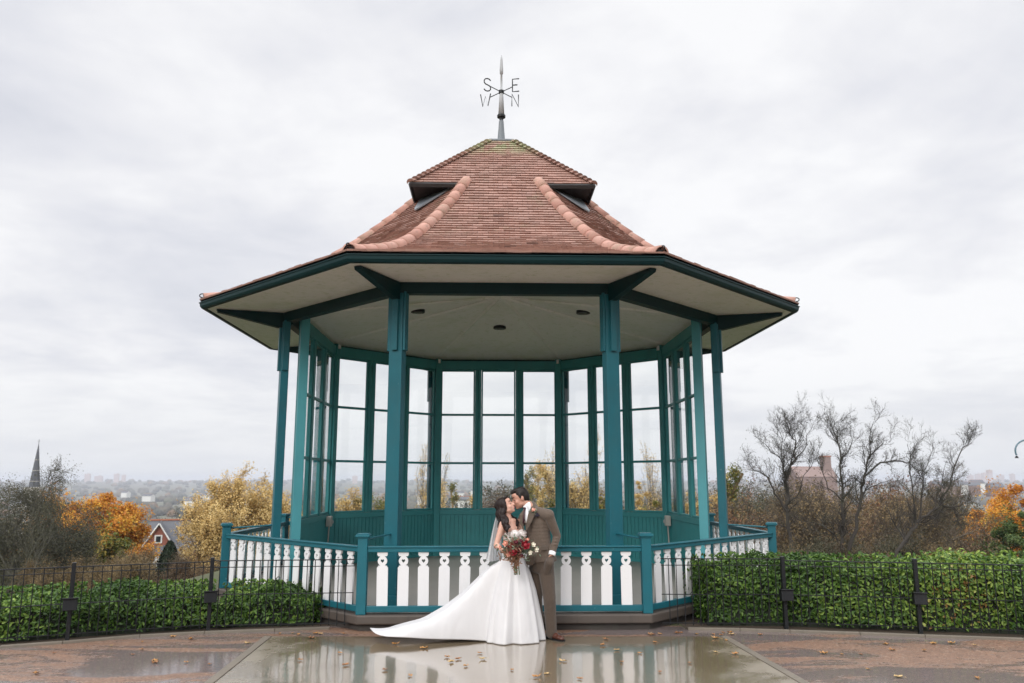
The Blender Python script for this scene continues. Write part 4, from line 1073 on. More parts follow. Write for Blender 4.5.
# ------------------------------------------------------------------ far woods, one canopy nobody could count
def far_woods():
    bm = bmesh.new(); bmesh.ops.create_icosphere(bm, subdivisions=2, radius=1); Vi = np.array([v.co[:] for v in bm.verts]); Fi = np.array([[v.index for v in f.verts] for f in bm.faces]); bm.free()
    rs = np.random.RandomState(3); n_ = 9000
    Y = np.exp(rs.uniform(np.log(230), np.log(5600), n_)); az = rs.uniform(-.74, .74, n_); x = Y*np.tan(az)
    keep = (_vn(x, Y, 160, 9)+.25*rs.normal(size=n_)+np.where(Y < 500, .6, .12) > 0); x, Y = x[keep], Y[keep]; n_ = len(x)
    z = terr(x, Y); r = rs.uniform(4.5, 8.5, n_)*(1+Y/6500.)
    jag = 1+rs.uniform(-.28, .22, (n_, len(Vi)))
    V = Vi[None]*jag[..., None]*(r[:, None, None])*np.array([1.15, 1.15, .85]); V += np.stack([x, Y, z+r*.45], 1)[:, None]
    k = np.arange(n_)[:, None, None]*len(Vi); Fq = (Fi[None]+k).reshape(-1, 3)
    def fn(n, b):
        at_ = n.new('ShaderNodeAttribute', attribute_name='rnd'); co = n.coord()
        col = n.ramp(at_.outputs['Fac'], [(0, (.035, .042, .022)), (.3, (.07, .065, .04)), (.5, (.11, .085, .05)), (.7, (.08, .09, .04)), (.85, (.19, .115, .05)), (1, (.27, .13, .045))])
        col = n.mix(n.ramp(n.noise(.35, 6, .75, co), [(.35, 0.), (.65, .65)]), col, (.03, .03, .022))
        n.link(col, b.inputs['Base Color']); b.inputs['Roughness'].default_value = .95
        n.link(n.bump(n.noise(.6, 5, .8, co), 1., 1.5), b.inputs['Normal'])
    tag(np_mesh('woods', V.reshape(-1, 3), Fq, mat('far autumn canopy', fn), None, np.repeat(rs.rand(n_), len(Fi))), 'hazy mixed autumn woods covering the plain as far as the horizon', kind='stuff')
far_woods()

# ------------------------------------------------------------------ buildings
MANSION = paint('dull brown brick', (.24, .165, .145), .8, .25, .3)
BRICK = paint('red brick', (.26, .085, .055), .8, .25, .3, (.15, .09, .07)); SLATE = paint('grey slate', (.085, .09, .105), .6, .25, .3)
RTILE = paint('red ridge tile', (.40, .13, .06), .7, .2, .2); RENDER = paint('white render', (.72, .72, .70), .7, .08, .2); PANE = mat('dark window pane', Base_Color=(.02, .025, .03), Roughness=.1)
PALE = paint('pinkish render', (.52, .40, .37), .7, .1, .2); STONE = paint('dark spire slate', (.075, .08, .095), .7, .3, .3); STONEL = paint('pale stone ribs', (.40, .38, .34), .8, .15, .3)
def house(px, Y, w, d, hw_, hr_, rz, label, wall, roof, zb=None, wins=2, chim=True, floors=1, name='house', group=None, gable=None):
    b = spot(px, Y); z0 = zb if zb is not None else b.z
    h = empty(name, (b.x, Y, z0), rz, label, 'house', group)
    m = MB(); m.add([(-w/2, -d/2, -3), (w/2, -d/2, -3), (w/2, d/2, -3), (-w/2, d/2, -3), (-w/2, -d/2, hw_), (w/2, -d/2, hw_), (w/2, d/2, hw_), (-w/2, d/2, hw_), (-w/2, 0, hr_), (w/2, 0, hr_)],
                    [(0,1,5,4), (2,3,7,6), (1,2,6,9,5), (3,0,4,8,7)]); m.build('wall', wall, h)
    m = MB(); o = .35; t = .16; sl = (hr_-hw_)/(d/2); ze = hw_-sl*o
    for s in (-1, 1):
        A = [(-w/2-o, s*(d/2+o), ze), (w/2+o, s*(d/2+o), ze), (w/2+o, 0, hr_), (-w/2-o, 0, hr_)]
        m.add([(x, y, z+.01) for x, y, z in A]+[(x, y, z+t) for x, y, z in A], [(0,3,2,1), (4,5,6,7), (0,1,5,4), (1,2,6,5), (2,3,7,6), (3,0,4,7)])
    r = m.build('roof', roof, h); m = MB(); m.box((0, 0, hr_+t+.02), (w+.7, .3, .16)); m.build('ridge', RTILE, r)
    if chim:
        m = MB(); m.box((w*.3, .3, hr_+.5), (.8, .6, 1.8)); m.box((w*.3, .3, hr_+1.45), (.95, .75, .15)); m.build('chimney', BRICK, r)
    for fl in range(floors):
        for i in range(wins):
            x = -w/2 + w*(i+.5)/wins; z = hw_*(fl+.5)/floors
            m = MB(); 
            for dx, dz, sx, sz in ((0, .75, 1.1, .12), (0, -.75, 1.1, .12), (-.5, 0, .12, 1.4), (.5, 0, .12, 1.4), (0, 0, .07, 1.4)): m.box((x+dx, -d/2-.03, z+dz), (sx, .1, sz))
            f = m.build('window', RENDER, h); m = MB(); m.box((x, -d/2-.01, z), (.95, .06, 1.4)); m.build('pane', PANE, f)
    return h
# brick house with its gable towards the photo, below the orange tree
bh = spot(180, 98); zr = at(172, 521, 98).z
h = house(186, 98, 6.6, 6.0, zr-bh.z-2.7, zr-bh.z, .37, 'red brick house with slate roof and white gable trim, left of the golden willow', BRICK, SLATE, bh.z, 2, False)
gx = -2.4; gz = zr-bh.z; m = MB()        # front gable wing
m.add([(gx-1.5, -5, -3), (gx+1.5, -5, -3), (gx+1.5, -5, gz-2.4), (gx, -5, gz-.1), (gx-1.5, -5, gz-2.4), (gx-1.5, -2, -3), (gx+1.5, -2, -3), (gx+1.5, -2, gz-2.4), (gx, -2, gz-.1), (gx-1.5, -2, gz-2.4)], [(0,1,2,3,4), (1,6,7,2), (0,4,9,5)])
m.build('gable_wall', BRICK, h)
m = MB()
for s in (-1, 1):
    m.add([(gx, -5.25, gz+.05), (gx+s*1.75, -5.25, gz-2.75), (gx+s*1.75, -1, gz-2.75), (gx, -1, gz+.05), (gx, -5.25, gz+.2), (gx+s*1.75, -5.25, gz-2.6), (gx+s*1.75, -1, gz-2.6), (gx, -1, gz+.2)], [(0,1,5,4), (4,5,6,7), (0,3,2,1), (1,2,6,5)])
m.build('gable_roof', SLATE, h)
m = MB()
for s in (-1, 1): m.tube([(gx, -5.3, gz), (gx+s*1.75, -5.3, gz-2.75)], [.075, .075], 4)
m.build('barge_board', RENDER, h)
m = MB(); m.box((gx, -5.02, gz-1.75), (.8, .12, .9)); f = m.build('window', RENDER, h); m = MB(); m.box((gx, -5.06, gz-1.75), (.5, .1, .65)); m.build('pane', PANE, f)
m = MB(); m.box((gx+.9, -5.3, gz-4.35), (4.2, .7, 2.0)); m.build('bay_wall', RENDER, h)
m = MB(); m.add([(gx-1.5, -5.9, gz-3.35), (gx+3.3, -5.9, gz-3.35), (gx+3.1, -5, gz-2.45), (gx-1.3, -5, gz-2.45), (gx-1.5, -5.9, gz-3.45), (gx+3.3, -5.9, gz-3.45)], [(0,1,2,3), (4,5,1,0)]); m.build('bay_roof', SLATE, h)
for x in (gx-.5, gx+1.1): 
    m = MB(); m.tube([(x, -5.70, gz-3.95), (x, -5.60, gz-3.95)], [.30, .30], 14); m.build('round_window', PANE, h)
# white and pinkish buildings through the centre window
def at_z(px, py, Y): return at(px, py, Y).z
z = at_z(463, 497, 230); house(461, 230, 5.6, 6, 3.2, 3.9, .1, 'white flat fronted building seen low in the left centre window', RENDER, SLATE, z-3.9, 2, False, 1, 'white_building')
z = at_z(468, 499, 238); house(470, 238, 4.2, 6, 2.6, 3.3, -.2, 'small pinkish building beside the white one in the left centre window', PALE, RTILE, z-3.3, 2, False, 1)
z = at_z(503, 500, 235); house(503, 235, 3.2, 5, 2.2, 3.4, .3, 'small white gabled building behind the bride', RENDER, SLATE, z-3.4, 1, False, 1, 'white_building')
# big brick mansion block rising behind the right hand bare trees
z0 = spot(815, 520).z; zt = at_z(810, 474, 520)
h = house(812, 520, 27, 14, zt-z0-1.6, at_z(810, 467, 520)-z0, .12, 'large brown brick block with a tower rising behind the right hand bare trees', MANSION, MANSION, z0, 5, False, 2, 'brick_block')
m = MB(); m.box((9.6, -1, at_z(828, 457, 520)-z0-5), (5.0, 5.0, 10)); m.build('tower', MANSION, h); m = MB(); m.box((9.6, -1, at_z(828, 456.5, 520)-z0+.1), (5.6, 5.6, .7)); m.build('tower_cap', RTILE, h)
# scattered houses in the plain
hr2 = random.Random(9); k = 0
for px, py, Y, wl in [(948, 482, 620, MANSION), (958, 481, 700, RENDER), (976, 480, 760, RENDER), (968, 482, 720, MANSION), (937, 481, 900, MANSION), (994, 483, 690, MANSION), (195, 498, 900, RENDER), (150, 494, 1300, RENDER), (127, 491, 1500, RENDER), (206, 494, 1300, RENDER), (458, 491, 1250, RENDER), (425, 494, 900, RENDER), (355, 496, 820, RENDER), (520, 492, 1100, RENDER), (476, 489, 1500, RENDER)]:
    p = at(px, py, Y); w = hr2.uniform(9, 15)*(1+Y/3000)
    zb = p.z - 9; house(px, Y, w, 9, 6, 9, hr2.uniform(-.6, .6), {RENDER: 'distant white house showing among the far woods', MANSION: 'distant brick house showing among the far woods'}[wl], wl, SLATE, zb, 0, False, 0, 'distant_house', 'houses in the far plain')
for px, top, w, Y in [(989, 470, 26, 4600), (978, 474, 34, 4700), (984, 473, 22, 4500), (1000, 475, 40, 4800), (970, 475, 30, 4600), (88, 474, 30, 4700), (117, 474, 26, 4600), (99, 476, 44, 4800), (124, 475, 20, 4700), (355, 476, 30, 4500), (1012, 474, 22, 4700)]:
    p = at(px, top, Y); zb = float(terr(p.x, Y)); e = empty('tower_block', (p.x, Y, zb), .2, 'tiny grey tower block on the hazy skyline', 'building', 'tower blocks on the skyline')
    m = MB(); Hh = p.z-zb; m.box((0, 0, Hh/2-5), (w, 20, Hh+10)); m.box((w*.1, 0, Hh+1.5), (w*.3, 8, 4)); m.build('block', PALE, e)
# church with its spire above the dark tree
Yc = 260; zt = at_z(35, 441, Yc); zb = at_z(35, 487, Yc); b = spot(35, Yc)
c = empty('church', (at(35, 480, Yc).x, Yc, b.z), .2, 'church with a slim dark spire rising over the bare tree at the left', 'church')
m = MB(); m.box((0, 0, (zb-b.z)/2), (4.4, 4.4, zb-b.z)); m.build('tower', STONEL, c)
m = MB(); m.box((11, 1, (zb-b.z)*.3), (20, 8, (zb-b.z)*.6)); m.add([(1, -3.4, (zb-b.z)*.6), (21, -3.4, (zb-b.z)*.6), (21, 5.4, (zb-b.z)*.6), (1, 5.4, (zb-b.z)*.6), (1, 1, (zb-b.z)*.6+5), (21, 1, (zb-b.z)*.6+5)], [(0,1,5,4), (2,3,4,5), (1,2,5), (3,0,4)]); m.build('nave', STONE, c)
m = MB(); m.tube([(0, 0, zb-b.z), (0, 0, zt-b.z-1)], [1.75, .08], 8); sp_ = m.build('spire', STONE, c)
m = MB()
for k in range(8):
    a = rad(45*k+12); 
for j in (1, 3, 5):
    t = j/8.; m.tube([(0, 0, (zb-b.z)*(1-t)+(zt-b.z-1)*t), (0, 0, (zb-b.z)*(1-t)+(zt-b.z-1)*t+.18)], [1.75*(1-t)+.12, 1.75*(1-t)+.09], 8)
m.build('stone_band', STONEL, sp_)
m = MB(); m.tube([(0, 0, zt-b.z-1.2), (0, 0, zt-b.z+.6)], [.09, .05], 6); m.box((0, 0, zt-b.z), (.7, .1, .1)); m.build('cross', STONE, sp_)
# swan-neck lamp whose curl just enters at the right edge
pl = at(1040, 480, 21); lp = empty('street_lamp', (pl.x, 21, float(terr(pl.x, 21))), 0, 'curled neck of a lamp post entering at the right edge', 'street lamp')
zz = float(terr(pl.x, 21)); zc_ = at(1026, 452, 21).z - zz
m = MB(); m.tube([(0, 0, 0), (0, 0, .8), (0, 0, .85), (0, 0, zc_-.1)], [.09, .08, .05, .04], 10); m.build('pole', BLACK, lp)
xc = at(1029, 452, 21).x - pl.x
m = MB(); m.tube([(0, 0, zc_-.15), (0, 0, zc_+.05)] + [(xc+.36*math.cos(t)*1.0, 0, zc_+.02+.30*math.sin(t)) for t in np.linspace(.35, 3.5, 16)], .022, 8); m.build('arm', mat('blue grey paint', Base_Color=(.09, .16, .20), Roughness=.4), lp)
m = MB(); m.tube([(xc-.34, 0, zc_-.10), (xc-.34, 0, zc_-.16)], [.02, .05], 8); m.build('finial', BLACK, lp)
# ------------------------------------------------------------------ the couple
def frame(fwd, up=(0, 0, 1)):
    y = Vector(fwd).normalized(); x = y.cross(Vector(up)).normalized(); z = x.cross(y)
    return Matrix((x, y, z)).transposed()            # columns: right, forward, up
def chain(m, pts, rad3, M, n_=8, nu=14, nv=10):
    """overlapping ellipsoids from point to point; fused afterwards into one skin"""
    pts = [Vector(p) for p in pts]
    for i in range(len(pts)-1):
        for j in range(n_ + (i == len(pts)-2)):
            t = j/n_; r = [a*(1-t)+b*t for a, b in zip(rad3[i], rad3[i+1])]
            m.sphere(pts[i].lerp(pts[i+1], t), r, nu, nv, M)
def limb(m, pts, rs, n_=7):
    pts = [Vector(p) for p in pts]
    for i in range(len(pts)-1):
        L = (pts[i+1]-pts[i]).length; k = max(3, int(L/.022))
        for j in range(k+1):
            t = j/k; m.sphere(pts[i].lerp(pts[i+1], t), rs[i]*(1-t)+rs[i+1]*t, 12, 8)
def head(m, c, R, s=1., female=False):
    P = lambda x, y, z: c + R @ Vector((x*s, y*s, z*s))
    e = lambda p, r, n1=16, n2=12: m.sphere(P(*p), [k*s for k in r], n1, n2, R)
    e((0, -.014, .024), (.074, .092, .098)); e((0, .028, -.03), (.060, .066, .082)); e((0, .044, -.070), (.038, .044, .036))
    e((0, .074, -.094), (.017, .017, .015)); e((0, .066, .030), (.050, .026, .018)); e((0, .060, .058), (.052, .030, .030))
    m.tube([P(0, .086, .020), P(0, .100, -.004), P(0, .116, -.026)], [.007*s, .009*s, .011*s], 8); e((0, .108, -.029), (.013, .011, .008))
    e((0, .092, -.055), (.020, .010, .006)); e((0, .091, -.066), (.018, .010, .006))
    for q in (-1, 1):
        e((q*.038, .060, -.028), (.022, .022, .022)); e((q*.030, .078, .010), (.012, .008, .007)); e((q*.074, -.008, -.006), (.008, .018, .030)); e((q*.048, .020, -.062), (.014, .030, .022))
def hand(m, w, d, nrm, thumb, curl=.5, s=1.):
    """palm, four bent fingers and a thumb; w wrist, d direction, nrm palm side"""
    d = Vector(d).normalized(); nrm = Vector(nrm).normalized(); x = d.cross(nrm).normalized()*thumb
    R = Matrix((x, d, -nrm)).transposed()
    m.sphere(w + d*.045*s, (.040*s, .052*s, .017*s), 12, 8, R)
    for i, (o_, L) in enumerate(((.030, .072), (.010, .080), (-.010, .074), (-.029, .058))):
        p = w + d*.082*s + x*o_*s; dd = d.copy(); L *= s
        pts = [w + d*.05*s + x*o_*.8*s, p]
        for j, f in enumerate((.45, .32, .25)):
            dd = (dd*math.cos(curl) + nrm*math.sin(curl)).normalized(); p = p + dd*L*f; pts.append(p)
        limb(m, pts, [.0085*s, .0085*s, .0082*s, .0076*s, .0066*s])
    p = w + d*.022*s + x*.026*s; t1 = p + (d*.6 + x*.75 + nrm*.2).normalized()*.040*s; t2 = t1 + (d*.85 + x*.2 + nrm*.45).normalized()*.030*s
    limb(m, [p, t1, t2], [.013*s, .010*s, .008*s])

def skin(name, c):
    def fn(n, b):
        a = n.noise(9, 4, .6, n.coord()); n.link(n.mix(a, [x*.88 for x in c], [min(1, x*1.1) for x in c]), b.inputs['Base Color'])
        b.inputs['Roughness'].default_value = .5; b.inputs['Subsurface Weight'].default_value = .12; b.inputs['Subsurface Radius'].default_value = (.02, .008, .005); b.inputs['Subsurface Scale'].default_value = .5
    return mat(name, fn)
SKIN_M = skin('skin of the groom', (.50, .27, .20)); SKIN_F = skin('skin of the bride', (.60, .35, .27))
def hairmat(name, c):
    def fn(n, b):
        w = n.noise(55, 4, .6, n.coord('Object', (1, 1, .22))); n.link(n.mix(w, [x*.5 for x in c], [x*1.9 for x in c]), b.inputs['Base Color']); b.inputs['Roughness'].default_value = .5; b.inputs['Specular IOR Level'].default_value = .3
        n.link(n.bump(w, .8, .006), b.inputs['Normal'])
    return mat(name, fn)
HAIR_F = hairmat('dark brown hair', (.012, .006, .005)); HAIR_M = hairmat('near black hair', (.010, .007, .006))
def cloth(name, c, c2, scale=260, rough=.9, b_=.4, fold=.35):
    def fn(n, b):
        co = n.coord(); f = n.noise(scale, 2, .6, co); g_ = n.noise(38, 4, .6, co); w = n.noise(5.5, 3, .5, co, .6)
        col = n.mix(n.ramp(f, [(.38, 0.), (.62, 1.)]), c, c2); col = n.mix(n.math('MULTIPLY', g_, .35), col, [x*.7 for x in c])
        n.link(col, b.inputs['Base Color']); b.inputs['Roughness'].default_value = rough
        b.inputs['Sheen Weight'].default_value = .2; b.inputs['Specular IOR Level'].default_value = .2
        n.link(n.bump(w, fold, .03, n.bump(f, b_, .002)), b.inputs['Normal'])
    return mat(name, fn)
TWEED = cloth('brown tweed', (.085, .064, .050), (.165, .128, .102)); TWEED3 = cloth('brown tweed trousers', (.062, .046, .036), (.125, .096, .076)); TWEED2 = cloth('brown tweed waistcoat', (.075, .057, .045), (.15, .115, .09))
SHIRT = mat('white shirt cotton', Base_Color=(.82, .82, .84), Roughness=.8); TIE = mat('maroon tie silk', Base_Color=(.045, .008, .018), Roughness=.5)
SHOE = mat('brown polished leather', Base_Color=(.075, .025, .015), Roughness=.28); NAVY = mat('dark pocket square', Base_Color=(.02, .015, .03), Roughness=.7)

YG = 9.86
go = at(541, 638, YG); go.z = .014
def G(px, py, dy=0.): return at(px, py, YG+dy) - go
groom = empty('person', go, 0, 'groom in a brown tweed suit, leaning in to kiss, one hand in his trouser pocket', 'person')
Fg = Vector((-.70, -.71, 0)); MG_ = frame(Fg)
hipC = G(541, 562); chest = G(537, 523); neck = G(530, 507, -.01); hc = G(520.3, 498.3, -.02)
Rh = frame((-.90, -.16, -.34), (-.25, 0, 1))
shL = G(548.6, 515, -.15); elL = G(557, 536, -.08); wrL = G(552, 554, -.15)
shR = G(526, 515, .17); elR = G(513, 534, .30); wrR = G(503, 529, .22)
hipL = G(546, 568, -.06); knL = G(549.5, 599, -.09); anL = G(551, 629, -.03)
hipR = G(537, 568, .07); knR = G(536, 599, .06); anR = G(538.5, 627, .10)
m = MB(); head(m, hc, Rh, 1.02)
limb(m, [neck, hc + Rh @ Vector((0, -.03, -.06))], [.062, .056])
chain(m, [hipC, G(540, 545), chest, G(533, 512)], [(.15, .10, .10), (.14, .095, .10), (.165, .105, .11), (.10, .075, .06)], MG_, 6)
limb(m, [G(533, 513), shL, elL, wrL], [.07, .052, .040, .028]); limb(m, [G(533, 513), shR, elR, wrR], [.07, .052, .040, .028])
limb(m, [hipL, knL, anL], [.085, .055, .038]); limb(m, [hipR, knR, anR], [.085, .055, .038])
hand(m, wrL, (G(547.5, 563, -.13)-wrL), (-.7, .5, -.1), 1, .25); hand(m, wrR, (G(497, 531, .16)-wrR), (0, -1, 0), 1, .2)
body_g = fused(m, 'body', SKIN_M, groom, .0075, 3)
# hair: short, swept up and back
m = MB(); P = lambda x, y, z: hc + Rh @ Vector((x, y, z))
for p, r in (((0, -.026, .052), (.082, .090, .082)), ((0, -.050, .015), (.079, .072, .085)), ((0, .035, .108), (.055, .048, .026)), ((0, .062, .098), (.045, .030, .022)), ((0, -.075, -.030), (.060, .035, .045)), ((.072, .005, .03), (.012, .02, .038)), ((-.072, .005, .03), (.012, .02, .038))):
    m.sphere(P(*p), r, 16, 12, Rh)
rg = random.Random(2)
for i in range(46):
    a = rg.uniform(-1, 1); x = a*.055; q = P(x, rg.uniform(-.05, .06), .125-.35*x*x*10*.1); m.tube([q - Rh @ Vector((0, .01, .02)), q + Rh @ Vector((rg.uniform(-.01, .01), -.028, .006))], [.010, .003], 5)
hair_g = fused(m, 'hair', HAIR_M, groom, .006, 2)
m = MB()
for q in (-1, 1): m.tube([P(q*.014, .0925, .034), P(q*.034, .0885, .042), P(q*.052, .073, .034)], [.0035, .0045, .003], 5); m.tube([P(q*.018, .090, .006), P(q*.032, .087, .003), P(q*.046, .077, .006)], [.002, .003, .002], 5)
m.build('eyebrows', HAIR_M, body_g)
# shirt: collar, front, and the cuff showing at the pocket
m = MB(); cn = neck + Vector((0, 0, .005))
limb(m, [G(530, 509.5, -.01), G(527.6, 505.6, -.02)], [.064, .059]); chain(m, [G(526.5, 519, -.11), G(526.2, 511, -.09)], [(.045, .03, .05), (.035, .03, .03)], MG_, 4)
fused(m, 'shirt', SHIRT, groom, .007, 2)
m = MB(); d = (wrL-elL).normalized(); m.tube([wrL - d*.03, wrL + d*.016], [.043, .043], 14); smooth(bevel(m.build('cuff', SHIRT, groom), .004))
m = MB()
for q in (-1, 1):
    c0 = G(527.2, 505.5, -.07); sd_ = MG_ @ Vector((q*.035, .03, 0))
    m.add([c0, c0+sd_+Vector((0, 0, -.005)), c0+sd_*1.05+Vector((0, 0, -.06)), c0+Vector((0, -.01, -.03))], [(0,1,2,3)])
bb = m.build('collar', SHIRT, groom); so_ = bb.modifiers.new('t', 'SOLIDIFY'); so_.thickness = .006
m = MB(); t0 = G(524.6, 508.5, -.13); m.sphere(t0, (.017, .014, .018), 10, 8); m.tube([t0 - Vector((0, 0, .008)), G(523.8, 515, -.155), G(523.6, 523, -.165)], [.014, .026, .036], 8, flat=(1, .35)); smooth(m.build('tie', TIE, groom))
# jacket
m = MB()
chain(m, [G(540, 560), G(539.5, 547), chest, G(535.5, 515), G(532.5, 510.5)], [(.190, .142, .05), (.166, .128, .09), (.168, .130, .10), (.150, .102, .06), (.085, .07, .03)], MG_, 7)
limb(m, [G(532, 509.3, .01), G(531.2, 506.6, .012)], [.085, .068]); limb(m, [G(534, 512, -.02), shL], [.075, .070]); limb(m, [G(532, 513, .05), shR], [.075, .068])
limb(m, [shL, elL, wrL - d*.02], [.064, .050, .040]); limb(m, [shR, elR, wrR], [.068, .052, .042])
# wrinkles at the elbow and the pushed-back skirt over the pocket
for t in (.15, .32, .5): m.tube([elL.lerp(wrL, t) + Vector((-.045, -.02, .0)), elL.lerp(wrL, t) + Vector((0, -.055, .012)), elL.lerp(wrL, t) + Vector((.045, -.01, .0))], .009, 6)
chain(m, [G(531, 556, -.12), G(530, 563, -.10)], [(.06, .05, .05), (.055, .045, .03)], MG_, 4); chain(m, [G(548, 552, -.02), G(551, 560, .0)], [(.07, .09, .05), (.06, .09, .03)], MG_, 4)
jk = fused(m, 'jacket', TWEED, groom, .008, 5)
# lapels and front edge, buttons, pocket flap
m = MB()
def ribbon(m, pts, ws, th, side):
    pts = [Vector(p) for p in pts]; vs = []
    for p, w_ in zip(pts, ws): vs += [p, p + side*w_]
    m.add(vs, [(2*i, 2*i+1, 2*i+3, 2*i+2) for i in range(len(pts)-1)])
ribbon(m, [G(531, 507.5, -.125), G(528, 515, -.165), G(526.5, 523, -.18), G(525.5, 531, -.175)], [.05, .085, .06, .008], .006, Vector((.85, -.12, .1)).normalized())
lp_ = m.build('lapel', TWEED2, jk); q = lp_.modifiers.new('t', 'SOLIDIFY'); q.thickness = .010
m = MB()
ribbon(m, [G(526.2, 508.5, -.10), G(523.5, 515, -.155), G(523.2, 523, -.17), G(524.2, 531, -.17)], [.02, .05, .045, .008], .006, Vector((-.85, .15, .05)).normalized())
lp_ = m.build('lapel', TWEED2, jk); q = lp_.modifiers.new('t', 'SOLIDIFY'); q.thickness = .010
m = MB(); 
for py in (534, 542): m.sphere(G(526.2, py, -.175), (.009, .006, .009), 8, 6)
m.build('button', SHOE, jk)
m = MB(); m.box(G(544, 548, -.185), (.12, .014, .045), Matrix.Rotation(.7, 3, 'Z')); bevel(m.build('pocket_flap', TWEED2, jk), .004)
m = MB(); m.box(G(537.3, 515.5, -.165), (.06, .012, .022), Matrix.Rotation(.6, 3, 'Z')); m.box(G(537, 514, -.165), (.04, .01, .022), Matrix.Rotation(.6, 3, 'Z')); m.build('pocket_square', NAVY, groom)
# trousers
m = MB()
chain(m, [G(541, 556), hipC, G(541.5, 569)], [(.165, .125, .05), (.175, .130, .08), (.165, .12, .06)], MG_, 5)
limb(m, [hipL, knL, anL + Vector((.004, -.01, -.045))], [.102, .077, .066]); limb(m, [hipR, knR, anR + Vector((0, -.01, -.045))], [.102, .077, .064])
for (a, b_) in ((knL, anL), (knR, anR)):
    for t in (.62, .78, .92): c0 = a.lerp(b_, t); m.tube([c0 + Vector((-.058, -.02, .01)), c0 + Vector((0, -.064, -.008)), c0 + Vector((.055, -.015, .012))], .010, 6)
limb(m, [wrL + Vector((-.012, .02, -.05)), G(549.5, 563, -.17), G(547, 571, -.13)], [.048, .058, .052])
fused(m, 'trousers', TWEED3, groom, .008, 4)
for a_ in (anL, anR):
    m = MB(); m.tube([Vector((a_.x, a_.y, .05)) + Vector((.004, -.012, 0)), a_ + Vector((0, 0, .04))], [.050, .052], 14); smooth(m.build('sock', BLACK, groom))
def shoe(a, toe):
    m = MB(); dx = Vector(toe).normalized(); R = frame(dx); b0 = Vector((a.x, a.y, 0))
    for y, r, z in ((-.055, (.034, .04, .042), .045), (0, (.037, .05, .05), .055), (.06, (.042, .06, .040), .042), (.125, (.044, .055, .032), .034), (.165, (.036, .038, .026), .028)): m.sphere(b0 + R @ Vector((0, y, z)), r, 14, 10, R)
    s_ = fused(m, 'shoe', SHOE, groom, .006, 3)
    m = MB(); out_ = [(.036, -.09), (.036, 0), (.046, .08), (.046, .14), (.028, .20), (-.028, .20), (-.046, .14), (-.046, .08), (-.036, 0), (-.036, -.09)]
    ps = [b0 + R @ Vector((x, y, 0)) for x, y in out_]; m.prism([(p.x, p.y) for p in ps][::-1], 0, .018); m.build('sole', BLACK, s_)
shoe(anL + Vector((.012, 0, 0)), (.62, -.78, 0)); shoe(anR, (-.5, -.85, 0))

# ---- flowers
def petal_flower(m, c, r, R, layers=4, seed=0, open_=.6):
    rf = random.Random(seed)
    for l in range(layers):
        k = 3 + l; rr_ = r*(.35 + .65*l/(layers-1)); tilt = .15 + open_*l/(layers-1)
        for i in range(k):
            a = 2*math.pi*(i + .5*l + rf.uniform(-.1, .1))/k
            vs = []
            for u in range(4):
                for v in range(4):
                    s_ = (u/3-.5)*2; h = v/3
                    w_ = rr_*.85*math.sin(math.pi*(.18+.62*h)); rad_ = rr_*(.25 + math.sin(tilt)*h*.9 + .08*s_*s_)
                    z = rr_*(h*math.cos(tilt)*1.05 - .12*s_*s_) + (r*.12 if l == 0 else 0)
                    ang = a + s_*w_/max(rad_+.25*rr_, 1e-4)*.6
                    vs.append(c + R @ Vector((rad_*math.cos(ang), rad_*math.sin(ang), z - r*.4)))
            m.add(vs, [(4*u+v, 4*u+v+1, 4*u+v+5, 4*u+v+4) for u in range(3) for v in range(3)])
    m.sphere(c, r*.42, 8, 6)
RED = mat('deep red petals', Base_Color=(.22, .006, .015), Roughness=.6); WHT = mat('ivory petals', Base_Color=(.78, .74, .62), Roughness=.6); PNK = mat('peach petals', Base_Color=(.66, .30, .22), Roughness=.6)
BUR = mat('burgundy petals', Base_Color=(.10, .012, .02), Roughness=.6)
G_EU = leafmat('grey green bouquet leaf', [(0, (.05, .07, .04)), (.5, (.14, .18, .12)), (1, (.28, .33, .24))], .6, .2); G_RU = leafmat('rusty dried bouquet leaf', [(0, (.12, .05, .03)), (.5, (.26, .13, .08)), (1, (.38, .24, .15))], .7, .2)
m = MB(); bo = G(533.3, 510.3, -.19); petal_flower(m, bo, .034, frame((0, -.5, .8), (0, 1, 0)), 3, 1); bt = empty('buttonhole_flower', go + bo, 0, 'small peach buttonhole flower on the lapel of the groom', 'flower')
o = m.build('petals', PNK, bt); o.location = -bo
nr = np.random.RandomState(4); leaf_mesh('leaves', nr.normal(0, .016, (14, 3)) + np.array([0, .012, -.018]), np.tile([0, -1., .3], (14, 1)), .045, .018, G_EU, bt, rs=nr)

# ---- bride
YB = 9.80
bo_ = at(507, 640, YB); bo_.z = .014
def B(px, py, dy=0.): return at(px, py, YB+dy) - bo_
bride = empty('person', bo_, 0, 'bride in a strapless white gown with a long train, face raised to kiss', 'person')
Fb = Vector((.72, -.69, 0)); MBr = frame(Fb)
hb = B(505.6, 506.3, -.02); Rb = frame((.86, -.22, .42), (-.35, 0, 1))
shr = B(502.6, 524.5, -.13); elr = B(496.2, 545, -.16); wrr = B(507.5, 553.5, -.30)
shl = B(518.5, 522.5, .12); ell = B(524.5, 542, .0); wrl = B(520, 549, -.24)
m = MB(); head(m, hb, Rb, .95)
limb(m, [B(508.5, 521), hb + Rb @ Vector((0, -.022, -.055))], [.054, .047])
chain(m, [B(513, 566), B(513.5, 552), B(512, 538), B(511, 529), B(510, 523)], [(.115, .09, .07), (.105, .08, .07), (.125, .098, .07), (.145, .09, .06), (.11, .06, .035)], MBr, 6)
limb(m, [B(510, 522), shr, elr, wrr], [.050, .043, .033, .023]); limb(m, [B(511, 522), shl, ell, wrl], [.050, .043, .033, .023])
